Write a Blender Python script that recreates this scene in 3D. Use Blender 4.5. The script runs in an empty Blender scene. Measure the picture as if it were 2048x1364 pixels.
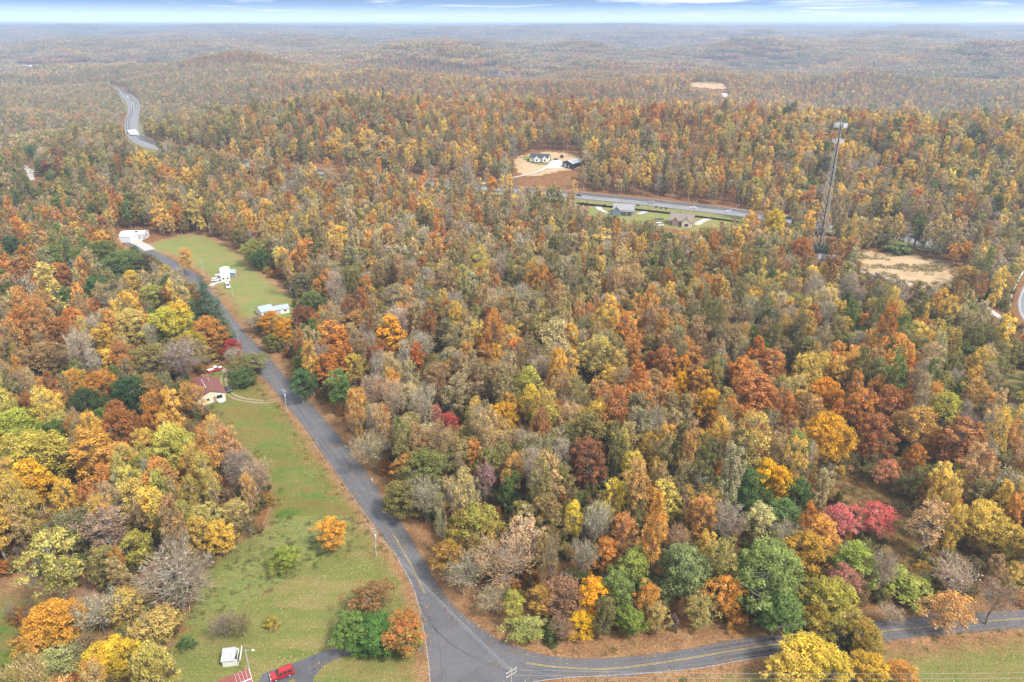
import bpy, bmesh, math, random
import numpy as np
from mathutils import Vector, Matrix
from mathutils.geometry import tessellate_polygon

# ------------------------------------------------------------------ camera, sky, sun, exposure
scene = bpy.context.scene
FPX = 1400.0            # focal length in pixels of the 2048 wide photograph
PITCH = math.radians(24.3)
CAMZ = 120.0
cam_data = bpy.data.cameras.new('camera')
cam_data.sensor_width = 36.0
cam_data.lens = 36.0 * FPX / 2048.0
cam_data.clip_start = 1.0
cam_data.clip_end = 60000.0
camera = bpy.data.objects.new('camera', cam_data)
scene.collection.objects.link(camera)
camera.location = (0, 0, CAMZ)
camera.rotation_euler = (math.pi / 2 - PITCH, 0, 0)
scene.camera = camera

SUN_EL, SUN_AZ = math.radians(52), math.radians(128)     # azimuth clockwise from +Y: behind the camera, to the right
world = bpy.data.worlds.new('World')
scene.world = world
world.use_nodes = True
wt = world.node_tree
wt.nodes.clear()
def wn(t, **kw):
    n = wt.nodes.new(t)
    for k, v in kw.items(): setattr(n, k, v)
    return n
def wl(a, b): wt.links.new(a, b)
w_out = wn('ShaderNodeOutputWorld'); w_bg = wn('ShaderNodeBackground')
w_sky = wn('ShaderNodeTexSky', sky_type='NISHITA')
w_sky.sun_disc = False
w_sky.sun_elevation = SUN_EL
w_sky.sun_rotation = SUN_AZ
w_sky.air_density = 1.0; w_sky.dust_density = 0.3; w_sky.ozone_density = 3.0
w_bg.inputs[1].default_value = 0.105
w_tc = wn('ShaderNodeTexCoord')
w_sep = wn('ShaderNodeSeparateXYZ'); wl(w_tc.outputs['Generated'], w_sep.inputs[0])
# lift the direction a little so that the band above the horizon shows the blue of the sky proper
w_lift = wn('ShaderNodeMath', operation='MULTIPLY_ADD'); wl(w_sep.outputs[2], w_lift.inputs[0]); w_lift.inputs[1].default_value = 16.0; w_lift.inputs[2].default_value = 0.03
w_cl = wn('ShaderNodeMath', operation='MINIMUM'); wl(w_lift.outputs[0], w_cl.inputs[0]); w_cl.inputs[1].default_value = 1.2
w_cmb = wn('ShaderNodeCombineXYZ'); wl(w_sep.outputs[0], w_cmb.inputs[0]); wl(w_sep.outputs[1], w_cmb.inputs[1]); wl(w_cl.outputs[0], w_cmb.inputs[2])
w_nrm = wn('ShaderNodeVectorMath', operation='NORMALIZE'); wl(w_cmb.outputs[0], w_nrm.inputs[0])
wl(w_nrm.outputs[0], w_sky.inputs[0])
# clouds: noise on (azimuth, compressed elevation)
w_abs = wn('ShaderNodeMath', operation='ABSOLUTE'); wl(w_sep.outputs[2], w_abs.inputs[0])
w_den = wn('ShaderNodeMath', operation='ADD'); wl(w_abs.outputs[0], w_den.inputs[0]); w_den.inputs[1].default_value = 0.09
w_div = wn('ShaderNodeMath', operation='DIVIDE'); wl(w_sep.outputs[2], w_div.inputs[0]); wl(w_den.outputs[0], w_div.inputs[1])
w_c2 = wn('ShaderNodeCombineXYZ'); wl(w_sep.outputs[0], w_c2.inputs[0]); wl(w_sep.outputs[1], w_c2.inputs[1]); wl(w_div.outputs[0], w_c2.inputs[2])
w_map = wn('ShaderNodeMapping'); w_map.inputs['Scale'].default_value = (3.0, 3.0, 7.0); w_map.inputs['Location'].default_value = (4.35, 1.3, 0.4); wl(w_c2.outputs[0], w_map.inputs[0])
w_noi = wn('ShaderNodeTexNoise'); w_noi.inputs['Scale'].default_value = 1.9; w_noi.inputs['Detail'].default_value = 7; w_noi.inputs['Roughness'].default_value = 0.5; w_noi.inputs['Distortion'].default_value = 0.5
wl(w_map.outputs[0], w_noi.inputs[0])
w_cr = wn('ShaderNodeValToRGB'); wl(w_noi.outputs[0], w_cr.inputs[0])
w_cr.color_ramp.elements[0].position = 0.50; w_cr.color_ramp.elements[0].color = (0, 0, 0, 1)
w_cr.color_ramp.elements[1].position = 0.72; w_cr.color_ramp.elements[1].color = (1, 1, 1, 1)
# thin veil at the horizon and a closed deck of cloud high overhead
w_r2 = wn('ShaderNodeValToRGB'); wl(w_sep.outputs[2], w_r2.inputs[0])
els = w_r2.color_ramp.elements
els[0].position = 0.0; els[0].color = (0.5,) * 3 + (1,)
els[1].position = 1.0; els[1].color = (0.8,) * 3 + (1,)
for p, v in ((0.012, 0.42), (0.024, 0.10), (0.06, 0.06), (0.22, 0.6), (0.4, 0.8)):
    e = els.new(p); e.color = (v, v, v, 1)
w_mx = wn('ShaderNodeMath', operation='MAXIMUM'); wl(w_cr.outputs[0], w_mx.inputs[0]); wl(w_r2.outputs[0], w_mx.inputs[1])
w_mix = wn('ShaderNodeMix', data_type='RGBA'); wl(w_mx.outputs[0], w_mix.inputs['Factor']); w_tint = wn('ShaderNodeMix', data_type='RGBA', blend_type='MULTIPLY'); w_tint.inputs['Factor'].default_value = 1.0
_a, _b = [i for i in w_tint.inputs if i.type == 'RGBA']; _b.default_value = (1.15, 1.28, 1.32, 1); wl(w_sky.outputs[0], _a)
wl([o for o in w_tint.outputs if o.type == 'RGBA'][0], w_mix.inputs['A'])
w_mix.inputs['B'].default_value = (8.4, 8.7, 9.2, 1)
wl(w_mix.outputs['Result'], w_bg.inputs[0]); wl(w_bg.outputs[0], w_out.inputs[0])

sun_data = bpy.data.lights.new('sun', 'SUN')
sun_data.energy = 3.3
sun_data.angle = math.radians(11)
sun_data.color = (1.0, 0.94, 0.84)
sun = bpy.data.objects.new('sun', sun_data)
scene.collection.objects.link(sun)
sdir = Vector((math.sin(SUN_AZ) * math.cos(SUN_EL), math.cos(SUN_AZ) * math.cos(SUN_EL), math.sin(SUN_EL)))
sun.rotation_euler = sdir.to_track_quat('Z', 'Y').to_euler()

scene.view_settings.view_transform = 'Standard'
scene.view_settings.look = 'None'
scene.view_settings.exposure = 0.7
scene.view_settings.gamma = 1.0
scene.view_settings.use_curve_mapping = False
scene.render.engine = 'CYCLES'
scene.cycles.max_bounces = 5
scene.cycles.diffuse_bounces = 3
scene.cycles.glossy_bounces = 2
scene.cycles.transmission_bounces = 3
scene.cycles.volume_bounces = 0

random.seed(11)
rng = np.random.default_rng(7)
C = scene.collection

# ------------------------------------------------------------------ terrain
_tab = np.random.default_rng(3).random((256, 256))
def vnoise(x, y):
    xi = np.floor(x).astype(int); yi = np.floor(y).astype(int)
    fx = x - xi; fy = y - yi
    fx = fx * fx * (3 - 2 * fx); fy = fy * fy * (3 - 2 * fy)
    a = _tab[xi % 256, yi % 256]; b = _tab[(xi + 1) % 256, yi % 256]
    c = _tab[xi % 256, (yi + 1) % 256]; d = _tab[(xi + 1) % 256, (yi + 1) % 256]
    return (a * (1 - fx) + b * fx) * (1 - fy) + (c * (1 - fx) + d * fx) * fy
def sstep(a, b, v):
    t = np.clip((v - a) / (b - a), 0, 1); return t * t * (3 - 2 * t)
SP, CP = math.sin(PITCH), math.cos(PITCH)
def ray(px, py):
    dx = (px - 1024) / FPX; dy = (682 - py) / FPX
    return np.array((dx, CP + dy * SP, -SP + dy * CP))
def plane(px, py, z):
    d = ray(px, py); t = (z - CAMZ) / d[2]; return d[0] * t, d[1] * t
R1 = [plane(px, py, 37) for px, py in ((570, 231), (700, 222), (1024, 219), (1374, 238), (1874, 258), (2300, 280))]
R2 = [(-230, 1560), (-60, 1500), (110, 1470), (290, 1520), (420, 1600)]
HWP = [plane(px, py, 5) for px, py in ((2100, 520), (1640, 449), (1300, 406), (1000, 378), (760, 357), (480, 327), (340, 299), (270, 274), (262, 255), (268, 228), (256, 194), (222, 172))]
def seg_dist(x, y, pts):
    best = np.full(np.shape(x), 1e9)
    for (ax, ay), (bx, by) in zip(pts[:-1], pts[1:]):
        vx, vy = bx - ax, by - ay
        t = np.clip(((x - ax) * vx + (y - ay) * vy) / (vx * vx + vy * vy), 0, 1)
        best = np.minimum(best, np.hypot(x - ax - t * vx, y - ay - t * vy))
    return best
def terrain(x, y):
    x = np.asarray(x, float); y = np.asarray(y, float)
    d = np.hypot(x, y)
    g1 = 30 * np.exp(-seg_dist(x, y, R1) ** 2 / (2 * 115 ** 2))
    g2 = 44 * np.exp(-seg_dist(x, y, R2) ** 2 / (2 * 120 ** 2))
    g3 = -36 * sstep(900, 1250, d) * (1 - sstep(1900, 4200, d))
    hump = 24 * np.exp(-(((x + 470) / 150) ** 2 + ((y - 1500) / 130) ** 2))
    hill = 16 * np.exp(-(((x + 760) / 140) ** 2 + ((y - 1060) / 170) ** 2))
    far = sstep(1150, 2100, d)
    n = (vnoise(x / 900 + 7.3, y / 700 + 2.1) - 0.5) * 90 + (vnoise(x / 330 + 31, y / 290 + 17) - 0.5) * 72 + (vnoise(x / 140 + 3, y / 120 + 9) - 0.5) * 16
    mid = sum(a * np.exp(-(((x - u) / w) ** 2 + ((y - v) / l) ** 2)) for a, u, v, w, l in ((40, 700, 1720, 230, 120), (48, 420, 2350, 360, 140), (38, -700, 1850, 280, 120), (48, 1500, 2500, 330, 180), (44, -200, 2450, 300, 130), (54, 900, 3200, 480, 180), (46, -1300, 3000, 420, 180), (50, 1150, 1500, 210, 150), (46, -900, 2500, 260, 120), (50, 150, 3300, 420, 150)))
    rise = 66 * sstep(3000, 11500, d)
    rim = sstep(6500, 12000, d)
    low = 20 * (vnoise(x / 170 + 11, y / 150 + 4) - 0.45) * sstep(560, 820, d) * sstep(40, 130, seg_dist(x, y, HWP))
    h = low + g1 + (g2 + g3 + hump + hill) + far * n * (1 - 0.72 * rim)  + mid + rise
    h = np.where(h > 95, 95 + 20 * np.tanh((h - 95) / 20), h)
    return h * sstep(430, 640, d)
_tt = np.concatenate([np.arange(90, 1600, 1.5), np.geomspace(1600, 14000, 900)])
def at(px, py, z=0.0):
    """point of the ground (plus z) seen at a pixel of the 2048 x 1364 photograph"""
    d = ray(px, py); x, y = plane(px, py, z)
    if d[2] < -1e-4 and math.hypot(x, y) < 420: return Vector((x, y, 0.0))
    X = d[0] * _tt; Y = d[1] * _tt; Z = CAMZ + d[2] * _tt
    below = Z < terrain(X, Y) + z
    if not below.any():
        i = len(_tt) - 1
    else: i = int(np.argmax(below))
    i = max(i, 1)
    za = Z[i - 1] - float(terrain(X[i - 1], Y[i - 1])) - z; zb = Z[i] - float(terrain(X[i], Y[i])) - z
    k = za / (za - zb) if za != zb else 0
    t = _tt[i - 1] + (_tt[i] - _tt[i - 1]) * k
    x, y = d[0] * t, d[1] * t
    return Vector((x, y, float(terrain(x, y))))
def proj(x, y, z):
    z = z - CAMZ
    dep = y * CP - z * SP; u = y * SP + z * CP
    return 1024 + FPX * x / dep, 682 - FPX * u / dep, dep
def inpoly(x, y, poly):
    """vectorised point in polygon"""
    x = np.asarray(x, float); y = np.asarray(y, float)
    ins = np.zeros(x.shape, bool); n = len(poly)
    for i in range(n):
        x1, y1 = poly[i]; x2, y2 = poly[(i + 1) % n]
        if y1 == y2: continue
        c = ((y1 > y) != (y2 > y)) & (x < (x2 - x1) * (y - y1) / (y2 - y1) + x1)
        ins ^= c
    return ins

# ------------------------------------------------------------------ materials
MAT = {}
def newmat(name):
    m = bpy.data.materials.new(name); m.use_nodes = True
    nt = m.node_tree; nt.nodes.clear(); MAT[name] = m
    return m, nt
def N(nt, t, **kw):
    n = nt.nodes.new(t)
    for k, v in kw.items(): setattr(n, k, v)
    return n
def mathn(nt, op, a, b=None, c=None, clamp=False):
    n = nt.nodes.new('ShaderNodeMath'); n.operation = op; n.use_clamp = clamp
    for i, v in enumerate((a, b, c)):
        if v is None: continue
        if isinstance(v, (int, float)): n.inputs[i].default_value = v
        else: nt.links.new(v, n.inputs[i])
    return n.outputs[0]
def mixc(nt, f, a, b, mode='MIX'):
    n = nt.nodes.new('ShaderNodeMix'); n.data_type = 'RGBA'; n.blend_type = mode
    for k, v in (('Factor', f), ('A', a), ('B', b)):
        s = n.inputs[k] if k == 'Factor' else [i for i in n.inputs if i.name == k and i.type == 'RGBA'][0]
        if isinstance(v, (int, float)): s.default_value = v
        elif isinstance(v, tuple): s.default_value = v + (1,) if len(v) == 3 else v
        else: nt.links.new(v, s)
    return [o for o in n.outputs if o.type == 'RGBA'][0]
def noise(nt, scale, detail=4, rough=0.55, vec=None, dist=0.0, dims=(1, 1, 1)):
    n = N(nt, 'ShaderNodeTexNoise'); n.inputs['Scale'].default_value = scale; n.inputs['Detail'].default_value = detail
    n.inputs['Roughness'].default_value = rough; n.inputs['Distortion'].default_value = dist
    if vec is None:
        g = N(nt, 'ShaderNodeNewGeometry'); vec = g.outputs['Position']
    if dims != (1, 1, 1):
        mp = N(nt, 'ShaderNodeMapping'); mp.inputs['Scale'].default_value = dims; nt.links.new(vec, mp.inputs[0]); vec = mp.outputs[0]
    nt.links.new(vec, n.inputs['Vector'])
    return n.outputs[0]
def ramp(nt, fac, stops):
    n = N(nt, 'ShaderNodeValToRGB'); nt.links.new(fac, n.inputs[0]); e = n.color_ramp.elements
    while len(e) > 1: e.remove(e[-1])
    for i, (p, c) in enumerate(stops):
        if not isinstance(c, tuple): c = (c, c, c)
        el = e[0] if i == 0 else e.new(p)
        el.position = p; el.color = c + (1,)
    return n.outputs[0]
def finish(nt, col, rough=0.9, spec=0.2, bump=None, bdist=0.05, metal=0.0):
    b = N(nt, 'ShaderNodeBsdfPrincipled'); o = N(nt, 'ShaderNodeOutputMaterial')
    if isinstance(col, tuple): b.inputs['Base Color'].default_value = col + (1,)
    else: nt.links.new(col, b.inputs['Base Color'])
    if isinstance(rough, (int, float)): b.inputs['Roughness'].default_value = rough
    else: nt.links.new(rough, b.inputs['Roughness'])
    b.inputs['Specular IOR Level'].default_value = spec
    b.inputs['Metallic'].default_value = metal
    if bump is not None:
        bn = N(nt, 'ShaderNodeBump'); bn.inputs['Distance'].default_value = bdist; bn.inputs['Strength'].default_value = 0.6
        nt.links.new(bump, bn.inputs['Height']); nt.links.new(bn.outputs[0], b.inputs['Normal'])
    nt.links.new(b.outputs[0], o.inputs[0])
def simple(name, col, rough=0.6, spec=0.4, var=0.12, scale=1.5, metal=0.0):
    """a paint, metal or plaster whose tone wanders a little"""
    m, nt = newmat(name)
    f = noise(nt, scale, 5)
    k = ramp(nt, f, [(0.3, 1 - var), (0.7, 1 + var)])
    finish(nt, mixc(nt, 1.0, col, k, 'MULTIPLY'), rough, spec, metal=metal)
    return m
def leafmat(name, transl=0.35):
    """leaf colour comes from the tree itself: two colours that each tree carries, mixed leaf by leaf"""
    m, nt = newmat(name)
    a = N(nt, 'ShaderNodeAttribute', attribute_type='INSTANCER', attribute_name='leaf_a')
    b = N(nt, 'ShaderNodeAttribute', attribute_type='INSTANCER', attribute_name='leaf_b')
    t = N(nt, 'ShaderNodeAttribute', attribute_type='GEOMETRY', attribute_name='tone')
    x = N(nt, 'ShaderNodeAttribute', attribute_type='GEOMETRY', attribute_name='blend')
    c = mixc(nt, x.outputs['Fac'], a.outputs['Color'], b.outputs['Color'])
    f = noise(nt, 0.035, 2)
    c = mixc(nt, ramp(nt, noise(nt, 0.42, 3, 0.7), [(0.42, 0.0), (0.6, 0.7)]), c, mixc(nt, 1.0, c, (.88, .98, .80), 'MULTIPLY'))
    k = mathn(nt, 'MULTIPLY', ramp(nt, t.outputs['Fac'], [(0.0, 0.55), (0.5, 1.0), (1.0, 1.6)]), ramp(nt, f, [(0.35, 0.86), (0.65, 1.12)]))
    c = mixc(nt, 1.0, c, k, 'MULTIPLY')
    d = N(nt, 'ShaderNodeBsdfDiffuse'); tr = N(nt, 'ShaderNodeBsdfTranslucent'); mx = N(nt, 'ShaderNodeMixShader'); o = N(nt, 'ShaderNodeOutputMaterial')
    nt.links.new(c, d.inputs[0]); nt.links.new(c, tr.inputs[0]); mx.inputs[0].default_value = transl
    nt.links.new(d.outputs[0], mx.inputs[1]); nt.links.new(tr.outputs[0], mx.inputs[2]); nt.links.new(mx.outputs[0], o.inputs[0])
    return m
leafmat('leaves'); leafmat('twigs', 0.0)
m, nt = newmat('far_leaves')            # crowns of far woods: one hue per crown
r_ = N(nt, 'ShaderNodeAttribute', attribute_type='GEOMETRY', attribute_name='blend')
t_ = N(nt, 'ShaderNodeAttribute', attribute_type='GEOMETRY', attribute_name='tone')
a_ = N(nt, 'ShaderNodeAttribute', attribute_type='INSTANCER', attribute_name='leaf_a')
c_ = ramp(nt, r_.outputs['Fac'], [(0.0, (.26, .20, .13)), (.2, (.36, .20, .09)), (.36, (.32, .25, .13)), (.5, (.48, .22, .07)), (.62, (.22, .20, .09)), (.72, (.34, .29, .20)), (.84, (.60, .40, .12)), (.93, (.12, .15, .07)), (1.0, (.36, .13, .06))])
c_ = mixc(nt, 0.45, c_, a_.outputs['Color'])
c_ = mixc(nt, 1.0, c_, ramp(nt, t_.outputs['Fac'], [(0, .6), (1, 1.4)]), 'MULTIPLY')
finish(nt, c_, 1.0, 0.0)

m, nt = newmat('bark')
finish(nt, mixc(nt, ramp(nt, noise(nt, 0.4, 3), [(0.4, 0.0), (0.6, 1.0)]), (.17, .14, .11), (.38, .35, .30)), 0.95, 0.1)
m, nt = newmat('forest_floor')
a = ramp(nt, noise(nt, 0.35, 6, 0.7), [(0.25, (.085, .05, .025)), (0.45, (.19, .095, .042)), (0.6, (.26, .125, .05)), (0.8, (.11, .10, .045))])
b = ramp(nt, noise(nt, 6.0, 3, 0.8), [(0.3, 0.5), (0.7, 1.5)])
finish(nt, mixc(nt, 1.0, a, b, 'MULTIPLY'), 1.0, 0.05)

def litter_color(nt):
    a = ramp(nt, noise(nt, 5.5, 6, 0.85), [(0.30, (.10, .05, .025)), (0.44, (.26, .14, .07)), (0.56, (.38, .21, .105)), (0.7, (.58, .40, .23))])
    b = ramp(nt, noise(nt, 0.22, 4, 0.6), [(0.3, 0.66), (0.7, 1.18)])
    a = mixc(nt, ramp(nt, noise(nt, 0.5, 5, 0.75), [(0.5, 0.0), (0.66, 0.55)]), a, (.17, .14, .07))
    c = ramp(nt, noise(nt, 1.7, 4, 0.8), [(0.34, 0.55), (0.5, 0.95), (0.66, 1.35)])
    return mixc(nt, 1.0, mixc(nt, 1.0, a, b, 'MULTIPLY'), c, 'MULTIPLY')
m, nt = newmat('leaf_litter')
finish(nt, litter_color(nt), 1.0, 0.05, noise(nt, 7, 4, 0.8), 0.05)
def grassmat(name, greens, browns, edge=0.5, streak=0.0, flecks=0.5, wild=0.0):
    m, nt = newmat(name)
    n1 = noise(nt, 0.06, 5, 0.62); n2 = noise(nt, 0.5, 6, 0.7); n3 = noise(nt, 9.0, 3, 0.8)
    g = ramp(nt, mathn(nt, 'ADD', mathn(nt, 'MULTIPLY', n1, 0.6), mathn(nt, 'MULTIPLY', n2, 0.4)), greens)
    if streak:
        s = noise(nt, 0.16, 5, 0.65, dims=(0.32, 1.5, 1), dist=0.6)
        g = mixc(nt, ramp(nt, s, [(0.44, 0.0), (0.62, streak)]), g, browns)
    if wild:
        s = noise(nt, 0.6, 6, 0.75, dims=(0.6, 1.2, 1), dist=1.2)
        g = mixc(nt, ramp(nt, s, [(0.5, 0.0), (0.68, wild)]), g, (.085, .075, .035))
    g = mixc(nt, 1.0, g, ramp(nt, n3, [(0.3, 0.6), (0.7, 1.3)]), 'MULTIPLY')
    g = mixc(nt, 1.0, g, ramp(nt, noise(nt, 2.1, 4, 0.8), [(0.34, 0.66), (0.66, 1.22)]), 'MULTIPLY')
    e = N(nt, 'ShaderNodeAttribute', attribute_type='GEOMETRY', attribute_name='edge')
    k = mathn(nt, 'ADD', e.outputs['Fac'], mathn(nt, 'MULTIPLY', mathn(nt, 'SUBTRACT', mathn(nt, 'ADD', mathn(nt, 'MULTIPLY', n2, 0.55), mathn(nt, 'MULTIPLY', n3, 0.45)), 0.5), 1.5))
    lit = litter_color(nt)
    g = mixc(nt, ramp(nt, k, [(edge - 0.25, 1.0), (edge + 0.3, 0.0)]), g, lit)
    v = N(nt, 'ShaderNodeTexVoronoi'); v.inputs['Scale'].default_value = 1.1
    geo = N(nt, 'ShaderNodeNewGeometry'); nt.links.new(geo.outputs['Position'], v.inputs['Vector'])
    fl = mathn(nt, 'MULTIPLY', ramp(nt, v.outputs['Distance'], [(0.1, 1.0), (0.22, 0.0)]), ramp(nt, noise(nt, 0.12, 3), [(0.4, 0.0), (0.65, flecks)]))
    g = mixc(nt, fl, g, (.52, .36, .18))
    finish(nt, g, 1.0, 0.05, n3, 0.06)
    return m
grassmat('meadow_grass', [(0.34, (.07, .13, .025)), (0.45, (.115, .175, .035)), (0.55, (.19, .18, .055)), (0.62, (.105, .165, .032))], (.23, .14, .05), 0.26, 0.6, 0.2)
grassmat('lawn_grass', [(0.32, (.115, .15, .035)), (0.48, (.185, .19, .055)), (0.62, (.13, .17, .04))], (.31, .22, .10), 0.35, 0.5, 0.9)
grassmat('rough_grass', [(0.3, (.11, .16, .04)), (0.48, (.21, .235, .07)), (0.62, (.14, .17, .045))], (.22, .15, .065), 0.3, 0.35, 0.1, 0.7)
grassmat('green_grass', [(0.3, (.13, .20, .045)), (0.5, (.21, .245, .075)), (0.65, (.28, .23, .095))], (.34, .20, .09), 0.36, 0.45, 0.4)
grassmat('brush_grass', [(0.3, (.11, .08, .03)), (0.48, (.22, .13, .05)), (0.62, (.17, .15, .05))], (.30, .17, .07), 0.2, 0.8, 0.1, 0.8)
m, nt = newmat('bare_earth')
a = ramp(nt, noise(nt, 0.07, 6, 0.68, dims=(0.5, 1.6, 1), dist=1.4), [(0.32, (.30, .21, .11)), (0.44, (.44, .30, .17)), (0.54, (.50, .36, .22)), (0.62, (.31, .25, .12)), (0.72, (.22, .21, .08))])
finish(nt, mixc(nt, 1.0, a, ramp(nt, noise(nt, 1.5, 5, 0.8), [(0.3, .8), (0.7, 1.2)]), 'MULTIPLY'), 1.0, 0.05)
def asphalt(name, dark, light, leaf=0.5):
    m, nt = newmat(name)
    a = ramp(nt, noise(nt, 0.09, 5, 0.6, dist=0.8), [(0.3, dark), (0.7, light)])
    a = mixc(nt, 1.0, a, ramp(nt, noise(nt, 14.0, 3, 0.8), [(0.3, .9), (0.7, 1.1)]), 'MULTIPLY')
    cr = N(nt, 'ShaderNodeTexVoronoi', feature='DISTANCE_TO_EDGE'); cr.inputs['Scale'].default_value = 0.16
    geo = N(nt, 'ShaderNodeNewGeometry'); dn = N(nt, 'ShaderNodeVectorMath', operation='ADD')
    nz = N(nt, 'ShaderNodeTexNoise'); nz.inputs['Scale'].default_value = 0.25; nz.inputs['Detail'].default_value = 4
    nt.links.new(geo.outputs['Position'], nz.inputs['Vector']); sc = N(nt, 'ShaderNodeVectorMath', operation='SCALE'); sc.inputs['Scale'].default_value = 6.0
    nt.links.new(nz.outputs['Color'], sc.inputs[0]); nt.links.new(sc.outputs[0], dn.inputs[0]); nt.links.new(geo.outputs['Position'], dn.inputs[1]); nt.links.new(dn.outputs[0], cr.inputs['Vector'])
    a = mixc(nt, ramp(nt, cr.outputs['Distance'], [(0.0, 0.45), (0.012, 0.0)]), a, (.03, .03, .032))
    v = N(nt, 'ShaderNodeTexVoronoi'); v.inputs['Scale'].default_value = 1.5; nt.links.new(geo.outputs['Position'], v.inputs['Vector'])
    fl = mathn(nt, 'MULTIPLY', ramp(nt, v.outputs['Distance'], [(0.08, 1.0), (0.17, 0.0)]), ramp(nt, noise(nt, 0.1, 3), [(0.42, 0.0), (0.62, leaf)]))
    a = mixc(nt, fl, a, (.42, .24, .12))
    finish(nt, a, 0.85, 0.25)
asphalt('asphalt', (.095, .095, .104), (.14, .139, .151))
asphalt('old_asphalt', (.19, .188, .20), (.27, .265, .28), 0.1)
asphalt('fresh_asphalt', (.09, .09, .10), (.135, .133, .145), 0.6)
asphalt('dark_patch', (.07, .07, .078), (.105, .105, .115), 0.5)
simple('yellow_paint', (.40, .31, .10), 0.7, 0.2, 0.35, 2.0)
simple('worn_paint', (.20, .185, .14), 0.8, 0.2, 0.3, 1.5)
simple('wheel_polish', (.128, .127, .137), 0.8, 0.25, 0.06, 0.4)
simple('white_paint', (.52, .52, .52), 0.7, 0.2, 0.25, 2.0)
simple('edge_paint', (.34, .34, .34), 0.7, 0.2, 0.4, 1.2)
simple('verge_grass', (.20, .19, .075), 1.0, 0.05, 0.3, 0.4)
simple('gravel', (.46, .43, .40), 1.0, 0.05, 0.2, 3.0)
simple('pale_concrete', (.62, .58, .53), 0.9, 0.1, 0.1, 1.0)
simple('dirt_track', (.33, .25, .17), 1.0, 0.05, 0.25, 1.2)
simple('white_siding', (.78, .77, .74), 0.6, 0.3, 0.05, 2.0)
simple('cream_siding', (.70, .64, .50), 0.7, 0.2, 0.06, 2.0)
simple('red_shingle', (.20, .085, .075), 0.95, 0.1, 0.2, 3.0)
simple('dark_shingle', (.07, .075, .085), 0.9, 0.1, 0.15, 2.0)
simple('grey_shingle', (.30, .29, .30), 0.9, 0.1, 0.15, 2.0)
simple('brown_shingle', (.25, .20, .17), 0.9, 0.1, 0.2, 2.0)
simple('blue_siding', (.20, .25, .30), 0.7, 0.2, 0.08, 2.0)
simple('brick_wall', (.34, .25, .20), 0.9, 0.1, 0.2, 4.0)
simple('dark_metal', (.035, .04, .05), 0.5, 0.4, 0.15, 1.0)
simple('white_metal', (.74, .76, .80), 0.5, 0.4, 0.08, 0.6)
simple('grey_metal', (.42, .43, .45), 0.5, 0.5, 0.15, 1.0)
simple('galvanised', (.40, .37, .33), 0.5, 0.5, 0.15, 1.0)
simple('steel_blue', (.34, .42, .52), 0.5, 0.5, 0.25, 0.9)
simple('red_metal', (.30, .085, .07), 0.5, 0.4, 0.2, 1.2)
simple('black_cable', (.02, .02, .022), 0.6, 0.3)
simple('pole_wood', (.44, .41, .37), 0.9, 0.1, 0.2, 3.0)
simple('wire', (.38, .38, .38), 0.5, 0.3)
simple('car_red', (.42, .022, .028), 0.25, 0.5, 0.04)
simple('car_white', (.80, .80, .80), 0.25, 0.5, 0.03)
simple('car_dark', (.035, .04, .05), 0.25, 0.5, 0.05)
simple('car_silver', (.45, .47, .50), 0.3, 0.5, 0.05)
simple('glass', (.03, .04, .05), 0.08, 0.6, 0.1)
simple('tyre', (.02, .02, .02), 0.9, 0.2)
simple('hub', (.55, .56, .58), 0.35, 0.5)
simple('lamp_glass', (.80, .80, .76), 0.2, 0.5)
simple('sign_yellow', (.80, .62, .02), 0.5, 0.3, 0.05)
simple('sign_white', (.82, .82, .82), 0.5, 0.3, 0.05)
simple('machine_orange', (.60, .22, .04), 0.5, 0.3, 0.1)
simple('porch_wood', (.62, .60, .56), 0.8, 0.2, 0.1)
simple('pool_blue', (.50, .60, .65), 0.3, 0.5, 0.2)
simple('board_wood', (.30, .22, .15), 0.9, 0.1, 0.2)

# ------------------------------------------------------------------ object helpers
def tag(o, label=None, cat=None, group=None, kind=None):
    if label: o['label'] = label
    if cat: o['category'] = cat
    if group: o['group'] = group
    if kind: o['kind'] = kind
    return o
def npmesh(name, verts, faces_idx, sizes, mats, mat_idx=None, attrs=None):
    me = bpy.data.meshes.new(name)
    verts = np.asarray(verts, np.float32); faces_idx = np.asarray(faces_idx, np.int32); sizes = np.asarray(sizes, np.int32)
    me.vertices.add(len(verts)); me.vertices.foreach_set('co', verts.ravel())
    me.loops.add(len(faces_idx)); me.loops.foreach_set('vertex_index', faces_idx)
    me.polygons.add(len(sizes)); me.polygons.foreach_set('loop_start', np.concatenate([[0], np.cumsum(sizes)[:-1]]).astype(np.int32))
    for m_ in mats: me.materials.append(MAT[m_])
    if mat_idx is not None: me.polygons.foreach_set('material_index', np.asarray(mat_idx, np.int32))
    for k, (dom, arr) in (attrs or {}).items():
        a_ = me.attributes.new(k, 'FLOAT', dom); a_.data.foreach_set('value', np.asarray(arr, np.float32))
    me.update(calc_edges=True)
    return me
def link(name, me, parent=None):
    o = bpy.data.objects.new(name, me); C.objects.link(o)
    if parent is not None: o.parent = parent
    return o
def root(name, loc, rz, label, cat, group=None):
    o = bpy.data.objects.new(name, None); C.objects.link(o)
    o.empty_display_size = 0.5
    o.location = loc; o.rotation_euler = (0, 0, rz)
    return tag(o, label, cat, group)
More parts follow.
